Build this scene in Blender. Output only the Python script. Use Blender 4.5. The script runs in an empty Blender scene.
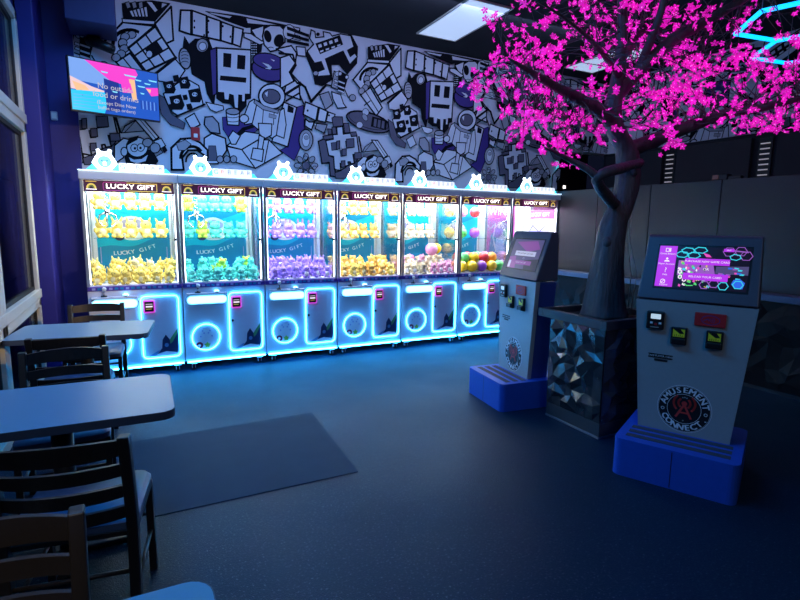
import bpy, bmesh, math, random
from mathutils import Vector, Matrix
rnd = random.Random(11)
C = bpy.context.scene.collection
PI = math.pi

# ------------------------------------------------------------------ materials
def mat(name, col, rough=.5, metal=0., emis=None, strength=0., noise=0., nscale=20., bump=0., bscale=80., spec=.5, coat=0., sampling=True):
    m = bpy.data.materials.new(name); m.use_nodes = True
    nt = m.node_tree; b = nt.nodes['Principled BSDF']
    b.inputs['Base Color'].default_value = (*col, 1)
    b.inputs['Roughness'].default_value = rough; b.inputs['Metallic'].default_value = metal
    b.inputs['Specular IOR Level'].default_value = spec
    if coat: b.inputs['Coat Weight'].default_value = coat; b.inputs['Coat Roughness'].default_value = .1
    if emis:
        b.inputs['Emission Color'].default_value = (*emis, 1); b.inputs['Emission Strength'].default_value = strength
    if noise or bump:
        tc = nt.nodes.new('ShaderNodeTexCoord')
    if noise:
        n = nt.nodes.new('ShaderNodeTexNoise'); n.inputs['Scale'].default_value = nscale; n.inputs['Detail'].default_value = 4
        nt.links.new(tc.outputs['Object'], n.inputs['Vector'])
        r = nt.nodes.new('ShaderNodeMapRange'); r.inputs[3].default_value = 1 - noise; r.inputs[4].default_value = 1 + noise
        nt.links.new(n.outputs['Fac'], r.inputs[0])
        h = nt.nodes.new('ShaderNodeHueSaturation'); h.inputs['Color'].default_value = (*col, 1)
        nt.links.new(r.outputs[0], h.inputs['Value']); nt.links.new(h.outputs[0], b.inputs['Base Color'])
    if bump:
        n2 = nt.nodes.new('ShaderNodeTexNoise'); n2.inputs['Scale'].default_value = bscale; n2.inputs['Detail'].default_value = 3
        nt.links.new(tc.outputs['Object'], n2.inputs['Vector'])
        bp = nt.nodes.new('ShaderNodeBump'); bp.inputs['Strength'].default_value = bump; bp.inputs['Distance'].default_value = .01
        nt.links.new(n2.outputs['Fac'], bp.inputs['Height']); nt.links.new(bp.outputs[0], b.inputs['Normal'])
    if not sampling:
        m.cycles.emission_sampling = 'NONE'
    return m

def glass_mat(name, tint=(1, 1, 1), refl=.06, rough=.02):
    m = bpy.data.materials.new(name); m.use_nodes = True; nt = m.node_tree; nt.nodes.clear()
    o = nt.nodes.new('ShaderNodeOutputMaterial'); mx = nt.nodes.new('ShaderNodeMixShader')
    t = nt.nodes.new('ShaderNodeBsdfTransparent'); t.inputs[0].default_value = (*tint, 1)
    g = nt.nodes.new('ShaderNodeBsdfGlossy'); g.inputs['Roughness'].default_value = rough
    lw = nt.nodes.new('ShaderNodeLayerWeight'); lw.inputs[0].default_value = .25
    ml = nt.nodes.new('ShaderNodeMath'); ml.operation = 'MULTIPLY_ADD'; ml.inputs[1].default_value = .35; ml.inputs[2].default_value = refl
    nt.links.new(lw.outputs['Fresnel'], ml.inputs[0]); nt.links.new(ml.outputs[0], mx.inputs[0])
    nt.links.new(t.outputs[0], mx.inputs[1]); nt.links.new(g.outputs[0], mx.inputs[2]); nt.links.new(mx.outputs[0], o.inputs[0])
    return m

def bark_mat():
    m = mat('bark', (.085, .083, .090), .5, noise=.6, nscale=22, bump=1.0, bscale=38)
    nt = m.node_tree
    for n in nt.nodes:
        if n.type == 'TEX_COORD': tc = n
    mp = nt.nodes.new('ShaderNodeMapping'); mp.inputs['Scale'].default_value = (1, 1, .22)
    for n in nt.nodes:
        if n.type == 'TEX_NOISE':
            nt.links.new(tc.outputs['Object'], mp.inputs['Vector']); nt.links.new(mp.outputs[0], n.inputs['Vector'])
    return m

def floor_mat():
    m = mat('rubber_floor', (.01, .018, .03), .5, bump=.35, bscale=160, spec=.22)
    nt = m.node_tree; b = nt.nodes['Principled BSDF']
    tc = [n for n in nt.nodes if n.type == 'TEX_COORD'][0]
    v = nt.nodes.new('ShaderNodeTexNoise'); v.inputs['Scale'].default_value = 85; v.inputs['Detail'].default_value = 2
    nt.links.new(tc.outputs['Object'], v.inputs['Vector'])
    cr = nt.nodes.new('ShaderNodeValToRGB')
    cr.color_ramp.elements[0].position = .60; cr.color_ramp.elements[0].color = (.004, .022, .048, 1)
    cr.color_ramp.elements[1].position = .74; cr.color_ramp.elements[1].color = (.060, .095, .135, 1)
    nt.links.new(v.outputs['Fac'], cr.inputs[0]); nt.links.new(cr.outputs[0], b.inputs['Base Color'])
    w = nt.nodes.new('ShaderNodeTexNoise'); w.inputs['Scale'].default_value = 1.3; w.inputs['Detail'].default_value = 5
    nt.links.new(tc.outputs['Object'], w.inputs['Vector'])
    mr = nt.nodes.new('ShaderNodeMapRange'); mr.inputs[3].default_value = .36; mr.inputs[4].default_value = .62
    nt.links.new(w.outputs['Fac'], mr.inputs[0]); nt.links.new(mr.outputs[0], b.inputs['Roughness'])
    b.inputs['Specular Tint'].default_value = (.45, .72, 1, 1)  # sheen tinted blue to carry the neon spill, like the ramp colours above
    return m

NEON = (.045, .42, 1.0)
M = {}
def setup_materials():
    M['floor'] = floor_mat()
    M['mat'] = mat('mat_grey', (.014, .042, .078), .75, noise=.12, nscale=5, bump=.15, bscale=300, spec=.2)
    M['ceil'] = mat('ceiling_black', (.018, .018, .021), .9, noise=.2, nscale=6)
    M['blue_wall'] = mat('blue_paint', (.018, .014, .20), .55, noise=.06, nscale=8, bump=.05, bscale=200)
    M['dark_wall'] = mat('dark_paint', (.018, .016, .022), .7, noise=.15, nscale=5)
    M['m_white'] = mat('mural_white', (.70, .71, .78), .7, noise=.05, nscale=3, spec=.1)
    M['m_black'] = mat('mural_black', (.006, .006, .010), .7, noise=.1, spec=.1)
    M['m_grey'] = mat('mural_grey', (.36, .36, .42), .6, noise=.1)
    M['m_purple'] = mat('mural_purple', (.045, .02, .20), .6, noise=.1)
    M['m_dark'] = mat('mural_dark_grey', (.11, .10, .15), .6, noise=.1)
    M['frame'] = mat('window_frame_cream', (.62, .58, .50), .45, noise=.05)
    M['night_glass'] = glass_mat('window_glass', (.75, .78, .85), .10)
    M['clear'] = glass_mat('clear_glass', (.985, .99, 1.0), .012)
    M['acrylic'] = glass_mat('acrylic', (.93, .97, .97), .05)
    # claw machine
    M['cab'] = mat('cabinet_paint', (.74, .76, .86), .42, noise=.03, nscale=4)
    M['cab_dark'] = mat('cabinet_dark', (.02, .02, .03), .4, noise=.1)
    M['cab_roof'] = mat('cabinet_roof_grey', (.74, .72, .74), .5, noise=.04)
    M['alu'] = mat('brushed_aluminium', (.75, .78, .82), .28, .85, noise=.05, nscale=60)
    M['white_in'] = mat('interior_white', (.85, .86, .90), .5, noise=.02)
    M['chrome'] = mat('chrome', (.8, .8, .82), .12, 1., noise=.03)
    M['neon'] = mat('neon_blue_tube', (.3, .7, 1), .4, emis=NEON, strength=20., noise=.01)
    M['neon_base'] = mat('neon_base_tube', (.5, .8, 1), .4, emis=(.026, .38, 1.0), strength=46., noise=.01)
    M['bar'] = mat('console_lamp', (.6, .9, 1), .4, emis=(.14, .60, .95), strength=6., noise=.01)
    M['toplight'] = mat('cabinet_lamp', (1, 1, 1), .5, emis=(.82, .93, 1.0), strength=15., noise=.01)
    M['topper'] = mat('topper_lamp_white', (1, 1, 1), .5, emis=(.72, .88, 1.0), strength=5., noise=.01)
    M['topper_blue'] = mat('topper_lamp_blue', (.1, .6, .9), .5, emis=(.02, .42, .85), strength=3., noise=.01)
    M['roof_edge'] = mat('roof_edge_lamp', (.6, .8, .9), .5, emis=(.32, .46, .62), strength=4., noise=.01)
    M['corner_lamp'] = mat('corner_lamp_white', (1, 1, 1), .5, emis=(.84, .93, 1.0), strength=5., noise=.01)
    M['topper_face'] = mat('topper_face_blue', (.3, .8, .9), .5, emis=(.25, .72, .9), strength=1.0, noise=.01)
    M['letter_block'] = mat('letter_block_white', (1, 1, 1), .5, emis=(.84, .90, 1.0), strength=.95, noise=.01)
    M['t_orange'] = mat('letter_orange', (1, .35, .1), .5, emis=(.9, .22, .05), strength=.7, noise=.01)
    M['t_teal'] = mat('letter_teal', (.1, .6, .6), .5, emis=(.05, .40, .42), strength=.6, noise=.01)
    M['t_grey'] = mat('letter_pale', (.4, .35, .4), .5, emis=(.16, .12, .2), strength=.5, noise=.01)
    M['sign'] = mat('sign_dark_plum', (.06, .02, .05), .4, emis=(.05, .01, .04), strength=.6, noise=.1)
    M['sign_text'] = mat('sign_letter_white', (1, .95, .9), .5, emis=(1, .88, .86), strength=1.5, noise=.01)
    M['sign_mag'] = mat('sign_magenta', (.6, .08, .4), .5, emis=(.42, .05, .30), strength=.5, noise=.01)
    M['sign_yel'] = mat('sign_yellow', (.8, .6, .1), .5, emis=(.75, .55, .12), strength=.8, noise=.01)
    M['sky_print'] = mat('backdrop_blue', (.0, .50, .70), .5, noise=.05, nscale=3)
    M['sky_print2'] = mat('backdrop_deep_blue', (.0, .27, .52), .5, noise=.05, nscale=3)
    M['print_white'] = mat('backdrop_white', (.85, .9, .92), .5, noise=.02)
    M['print_dark'] = mat('backdrop_navy', (.05, .05, .16), .5, noise=.1)
    M['print_lilac'] = mat('backdrop_lilac', (.45, .42, .75), .5, noise=.03)
    M['poster_pink'] = mat('poster_magenta', (.62, .07, .36), .5, noise=.15, nscale=6)
    M['poster_dark'] = mat('poster_slate', (.16, .17, .30), .5, noise=.3, nscale=9)
    M['skin'] = mat('poster_pale', (.75, .6, .6), .5, noise=.05)
    M['deck'] = mat('deck_violet', (.10, .05, .35), .4, noise=.4, nscale=30)
    M['red_dot'] = mat('decal_maroon', (.30, .02, .07), .5, noise=.05)
    M['green_dot'] = mat('decal_green', (.35, .65, .10), .5, noise=.05)
    M['disc'] = mat('window_lavender', (.84, .82, .93), .45, noise=.04)
    M['decal_navy'] = mat('decal_navy', (.02, .04, .13), .4, noise=.2)
    M['decal_sky'] = mat('decal_sky', (.12, .35, .65), .4, noise=.1)
    M['decal_green'] = mat('decal_leaf', (.10, .38, .15), .4, noise=.2)
    M['rim_mag'] = mat('reader_magenta', (.7, .1, .6), .4, emis=(.75, .05, .55), strength=.9, noise=.02)
    M['black'] = mat('black_plastic', (.012, .012, .014), .35, noise=.1)
    M['outside'] = mat('outside_brick', (.30, .22, .17), .9, noise=.4, nscale=2)
    M['rubber'] = mat('black_rubber', (.02, .02, .022), .7, noise=.1)
    # plush
    for k, c in dict(yellow=(1., .76, .17), teal=(.13, .74, .62), purple=(.50, .31, .88), orange=(1., .58, .14), cream=(.90, .74, .50),
                     pink=(.92, .40, .62), white=(.88, .84, .86), brown=(.22, .10, .05), lime=(.55, .75, .10), paleyellow=(.97, .85, .45)).items():
        M['plush_' + k] = mat('plush_' + k, c, .9, noise=.08, nscale=40, bump=.3, bscale=120)
    for k, c in dict(red=(.85, .05, .06), yellow=(.95, .62, .02), green=(.12, .62, .15), purple=(.35, .08, .62), pink=(.92, .35, .62), orange=(.95, .33, .04)).items():
        M['ball_' + k] = mat('ball_' + k, c, .18, noise=.04, nscale=6, coat=.5)
    # kiosk
    M['kiosk'] = mat('kiosk_grey_steel', (.37, .385, .39), .42, .1, noise=.05, nscale=40, bump=.06, bscale=400)
    M['kiosk_dark'] = mat('kiosk_charcoal', (.095, .09, .115), .42, noise=.06, nscale=40)
    M['kiosk_side'] = mat('kiosk_side_navy', (.025, .06, .30), .45, noise=.06)
    M['kiosk_blue'] = mat('plinth_blue', (.012, .095, .55), .5, noise=.08, nscale=30, bump=.1, bscale=300)
    M['grip'] = mat('grip_tape', (.06, .07, .10), .85, noise=.3, nscale=200, bump=.4, bscale=500)
    M['red_panel'] = mat('reader_red', (.62, .025, .03), .4, noise=.05)
    M['yel_label'] = mat('label_yellow', (.95, .82, .03), .5, noise=.04)
    M['white_print'] = mat('print_white', (.85, .85, .86), .5, noise=.02)
    M['red_print'] = mat('print_red', (.75, .05, .04), .5, noise=.02)
    M['lcd'] = mat('small_lcd', (.6, .75, .8), .3, emis=(.55, .70, .75), strength=.7, noise=.02)
    def em(n, c, s): M[n] = mat(n, (0, 0, 0), .3, emis=c, strength=s, noise=.02)
    em('ui_black', (.006, .004, .014), 1.); em('ui_purple', (.46, .035, .83), .95); em('ui_white', (.95, .85, 1), .95); em('ui_cyan', (.05, .68, .85), .9)
    em('ui_mag', (.85, .08, .55), .9); em('ui_blue', (.03, .13, .75), 1.); em('ui_green', (.12, .8, .2), .8); em('ui_yellow', (.9, .7, .2), .7); em('ui_violet', (.35, .12, .6), .8)
    em('ui2_base', (.070, .060, .17), 1.); em('ui2_violet', (.20, .055, .28), 1.); em('ui2_pale', (.42, .45, .66), 1.); em('ui2_dark', (.02, .02, .05), 1.)
    em('tv_cyan', (.02, .55, .90), 1.1); em('tv_blue', (.015, .10, .55), 1.); em('tv_sky', (.20, .38, .85), 1.); em('tv_mag', (.90, .06, .62), 1.); em('tv_orange', (.95, .55, .30), 1.)
    em('tv_peach', (.85, .60, .65), 1.); em('tv_navy', (.015, .04, .28), 1.); em('tv_text', (.62, .58, .62), .9); em('tv_light', (.25, .75, 1.), 1.)
    # planter & tree
    M['facet'] = mat('facet_gloss_black', (.032, .033, .038), .24, noise=.1, spec=.7, coat=.2)
    M['facet_shaded'] = mat('facet_black_shaded', (.007, .007, .009), .6, noise=.1, spec=.15)  # darker, rougher copy of facet; the wall's weaker light is put into it
    M['planter'] = mat('planter_charcoal', (.05, .052, .062), .45, noise=.08)
    M['kick'] = mat('plinth_metal', (.25, .27, .32), .35, .6, noise=.05)
    M['soil'] = mat('dark_mulch', (.022, .016, .013), .9, noise=.5, nscale=40, bump=1., bscale=60)
    M['bark'] = bark_mat()
    M['petal'] = mat('blossom_petal', (.75, .03, .36), .6, emis=(.80, .006, .54), strength=.66, noise=.08, nscale=3, sampling=False)
    nt = M['petal'].node_tree; b = nt.nodes['Principled BSDF']; tc = nt.nodes.new('ShaderNodeTexCoord'); n = nt.nodes.new('ShaderNodeTexNoise'); n.inputs['Scale'].default_value = 9
    geo = nt.nodes.new('ShaderNodeNewGeometry'); nt.links.new(geo.outputs['Position'], n.inputs['Vector'])
    r = nt.nodes.new('ShaderNodeMapRange'); r.inputs[1].default_value = .3; r.inputs[2].default_value = .7; r.inputs[3].default_value = .42; r.inputs[4].default_value = 1.15
    nt.links.new(n.outputs['Fac'], r.inputs[0]); nt.links.new(r.outputs[0], b.inputs['Emission Strength'])
    M['bead'] = mat('blossom_bead', (1, .5, .8), .5, emis=(1., .35, .80), strength=1.1, noise=.02, sampling=False)
    M['wire'] = mat('cord_grey', (.20, .20, .22), .5, noise=.1)
    # room
    M['panel'] = mat('partition_steel', (.033, .035, .04), .4, .2, noise=.06, nscale=3)
    M['ledge'] = mat('ledge_blue_grey', (.07, .09, .17), .4, noise=.08)
    M['board'] = mat('dark_board', (.030, .026, .034), .6, noise=.1, nscale=4)
    M['hexlamp'] = mat('honeycomb_tube', (.1, .7, 1), .4, emis=(.0, .36, 1.0), strength=2.2, noise=.01)
    M['ledteal'] = mat('led_strip_teal', (.1, .6, .6), .4, emis=(.06, .50, .55), strength=.8, noise=.01)
    M['diffuser'] = mat('light_diffuser', (.7, .75, .85), .5, emis=(.36, .47, .68), strength=1.0, noise=.02)
    M['slit'] = mat('glowing_louvre', (.8, .78, .8), .4, emis=(.8, .72, .76), strength=.22, noise=.03)  # faint emission stands in for glints on chrome slats; no lamp
    M['tinylamp'] = mat('tiny_lamp', (1, 1, 1), .4, emis=(1, .9, .85), strength=2.0, noise=.02)
    M['alarm'] = mat('alarm_red', (.55, .02, .03), .4, noise=.05)
    M['plate'] = mat('plate_lilac_white', (.55, .55, .68), .4, noise=.04)
    M['duct'] = mat('duct_navy', (.03, .035, .14), .6, noise=.1)
    M['table'] = mat('table_laminate', (.19, .32, .43), .36, noise=.05, nscale=120, bump=.05, bscale=250)
    M['edge'] = mat('table_edge_band', (.05, .07, .11), .5, noise=.1)
    M['iron'] = mat('cast_iron_black', (.012, .012, .015), .5, .2, noise=.15)
    M['bronze'] = mat('chair_dark_metal', (.035, .030, .030), .36, .55, noise=.12, nscale=60)
    M['vinyl'] = mat('vinyl_seat', (.06, .10, .19), .42, noise=.08, nscale=60, bump=.1, bscale=200)
    M['cable'] = mat('orange_tag', (.45, .16, .09), .5, noise=.1)

# ------------------------------------------------------------------ mesh builder
_text_cache = {}
def text_geo(s, size=1.):
    if s not in _text_cache:
        cu = bpy.data.curves.new('letters', 'FONT'); cu.body = s; cu.size = 1.; cu.align_x = 'CENTER'; cu.align_y = 'CENTER'; cu.resolution_u = 2
        o = bpy.data.objects.new('letters', cu)
        me = bpy.data.meshes.new_from_object(o)
        _text_cache[s] = ([tuple(v.co) for v in me.vertices], [tuple(p.vertices) for p in me.polygons])
        bpy.data.objects.remove(o); bpy.data.curves.remove(cu); bpy.data.meshes.remove(me)
    v, f = _text_cache[s]
    return [(x * size, y * size) for x, y, z in v], f

class MB:
    def __init__(s): s.v = []; s.f = []; s.m = []; s.s = []; s.names = []
    def mi(s, m):
        if m not in s.names: s.names.append(m)
        return s.names.index(m)
    def add(s, vs, fs, m, smooth=False, X=None):
        k = len(s.v); i = s.mi(m)
        s.v += [tuple(X @ Vector(p)) if X is not None else tuple(p) for p in vs]
        for f in fs: s.f.append(tuple(j + k for j in f)); s.m.append(i); s.s.append(smooth)
        return s
    def bm(s, b, m, smooth=False, X=None):
        b.verts.index_update()
        s.add([v.co.copy() for v in b.verts], [[v.index for v in f.verts] for f in b.faces], m, smooth, X); b.free(); return s
    def box(s, x0, x1, y0, y1, z0, z1, m, bev=0., seg=2, X=None):
        b = bmesh.new(); bmesh.ops.create_cube(b, size=1)
        for v in b.verts: v.co = Vector(((x0 + x1) / 2 + v.co.x * (x1 - x0), (y0 + y1) / 2 + v.co.y * (y1 - y0), (z0 + z1) / 2 + v.co.z * (z1 - z0)))
        if bev: bmesh.ops.bevel(b, geom=b.edges[:], offset=bev, segments=seg, profile=.5, affect='EDGES')
        return s.bm(b, m, False, X)
    def prism(s, pts, h0, h1, m, X=None):            # polygon in local xy, extruded along z
        n = len(pts); vs = [(x, y, h0) for x, y in pts] + [(x, y, h1) for x, y in pts]
        fs = [tuple(range(n))[::-1], tuple(range(n, 2 * n))] + [(i, (i + 1) % n, n + (i + 1) % n, n + i) for i in range(n)]
        return s.add(vs, fs, m, False, X)
    def flat(s, pts, m, X=None, h=0.):
        return s.add([(x, y, h) for x, y in pts], [tuple(range(len(pts)))], m, False, X)
    def line(s, pts, w, m, X=None, h=0., closed=False):
        p = [Vector(q) for q in pts]; n = len(p)
        for i in range(n if closed else n - 1):
            a, b = p[i], p[(i + 1) % n]; d = b - a
            if d.length < 1e-6: continue
            d.normalize(); t = Vector((-d.y, d.x)) * w / 2; e = d * w / 2
            s.flat([a - e - t, b + e - t, b + e + t, a - e + t], m, X, h)
        return s
    def text(s, t, size, x, y, m, X=None, h=0., sx=1., rot=0.):
        v, f = text_geo(t, size); c, sn = math.cos(rot), math.sin(rot)
        return s.add([(x + a * sx * c - b * sn, y + a * sx * sn + b * c, h) for a, b in v], f, m, False, X)
    def tube(s, pts, rad, m, n=8, smooth=True, closed=False, X=None, caps=True, wob=0., rg=None):
        p = [Vector(q) for q in pts]; N = len(p); rad = rad if isinstance(rad, (list, tuple)) else [rad] * N
        vs = []; prev = None
        for i in range(N):
            if closed: d = p[(i + 1) % N] - p[i - 1]
            else: d = p[min(i + 1, N - 1)] - p[max(i - 1, 0)]
            d.normalize()
            if prev is None:
                a = Vector((0, 0, 1)) if abs(d.z) < .9 else Vector((1, 0, 0)); u = d.cross(a).normalized()
            else: u = (prev - d * prev.dot(d)).normalized()
            prev = u; w = d.cross(u)
            for k in range(n):
                an = 2 * PI * k / n; r = rad[i] * (1 + (rg.uniform(-wob, wob) if wob else 0))
                vs.append(p[i] + (u * math.cos(an) + w * math.sin(an)) * r)
        fs = []
        for i in range(N if closed else N - 1):
            j = (i + 1) % N
            for k in range(n): fs.append((i * n + k, i * n + (k + 1) % n, j * n + (k + 1) % n, j * n + k))
        if caps and not closed: fs += [tuple(range(n))[::-1], tuple(range((N - 1) * n, N * n))]
        return s.add(vs, fs, m, smooth, X)
    def ball(s, c, r, m, u=12, v=8, X=None):
        r = r if isinstance(r, (tuple, list)) else (r, r, r)
        b = bmesh.new(); bmesh.ops.create_uvsphere(b, u_segments=u, v_segments=v, radius=1)
        for q in b.verts: q.co = Vector((c[0] + q.co.x * r[0], c[1] + q.co.y * r[1], c[2] + q.co.z * r[2]))
        return s.bm(b, m, True, X)
    def build(s, name, parent=None, loc=None, rz=None):
        me = bpy.data.meshes.new(name); me.from_pydata(s.v, [], s.f)
        for n in s.names: me.materials.append(M[n])
        me.polygons.foreach_set('material_index', s.m); me.polygons.foreach_set('use_smooth', s.s)
        b = bmesh.new(); b.from_mesh(me); bmesh.ops.recalc_face_normals(b, faces=b.faces[:]); b.to_mesh(me); b.free()
        me.update()
        o = bpy.data.objects.new(name, me); C.objects.link(o)
        if parent: o.parent = parent
        if loc is not None: o.location = loc
        if rz is not None: o.rotation_euler = (0, 0, rz)
        return o

def tag(o, label=None, cat=None, group=None, kind=None):
    if label: o['label'] = label
    if cat: o['category'] = cat
    if group: o['group'] = group
    if kind: o['kind'] = kind
    return o
def thing(name, label, cat, loc=(0, 0, 0), rz=0., group=None):
    o = bpy.data.objects.new(name, None); C.objects.link(o); o.location = loc; o.rotation_euler = (0, 0, rz); o.empty_display_size = .1
    return tag(o, label, cat, group)
def copy_tree(o, parent=None):
    c = o.copy(); C.objects.link(c); c.parent = parent
    for ch in list(o.children): copy_tree(ch, c)
    return c
def struct(mb, name, parent=None):
    o = mb.build(name, parent)
    if not parent: o['kind'] = 'structure'
    return o
def ell(cx, cy, rx, ry, n=24, a0=0., a1=360.):
    full = abs(a1 - a0) >= 359.9
    return [(cx + rx * math.cos(math.radians(a0 + (a1 - a0) * i / (n if full else n - 1))), cy + ry * math.sin(math.radians(a0 + (a1 - a0) * i / (n if full else n - 1)))) for i in range(n)]
def rrect(x0, x1, y0, y1, r, n=5):
    pts = []
    for cx, cy, a in ((x1 - r, y1 - r, 0), (x0 + r, y1 - r, 90), (x0 + r, y0 + r, 180), (x1 - r, y0 + r, 270)):
        pts += [(cx + r * math.cos(math.radians(a + 90 * i / n)), cy + r * math.sin(math.radians(a + 90 * i / n))) for i in range(n + 1)]
    return pts
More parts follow.
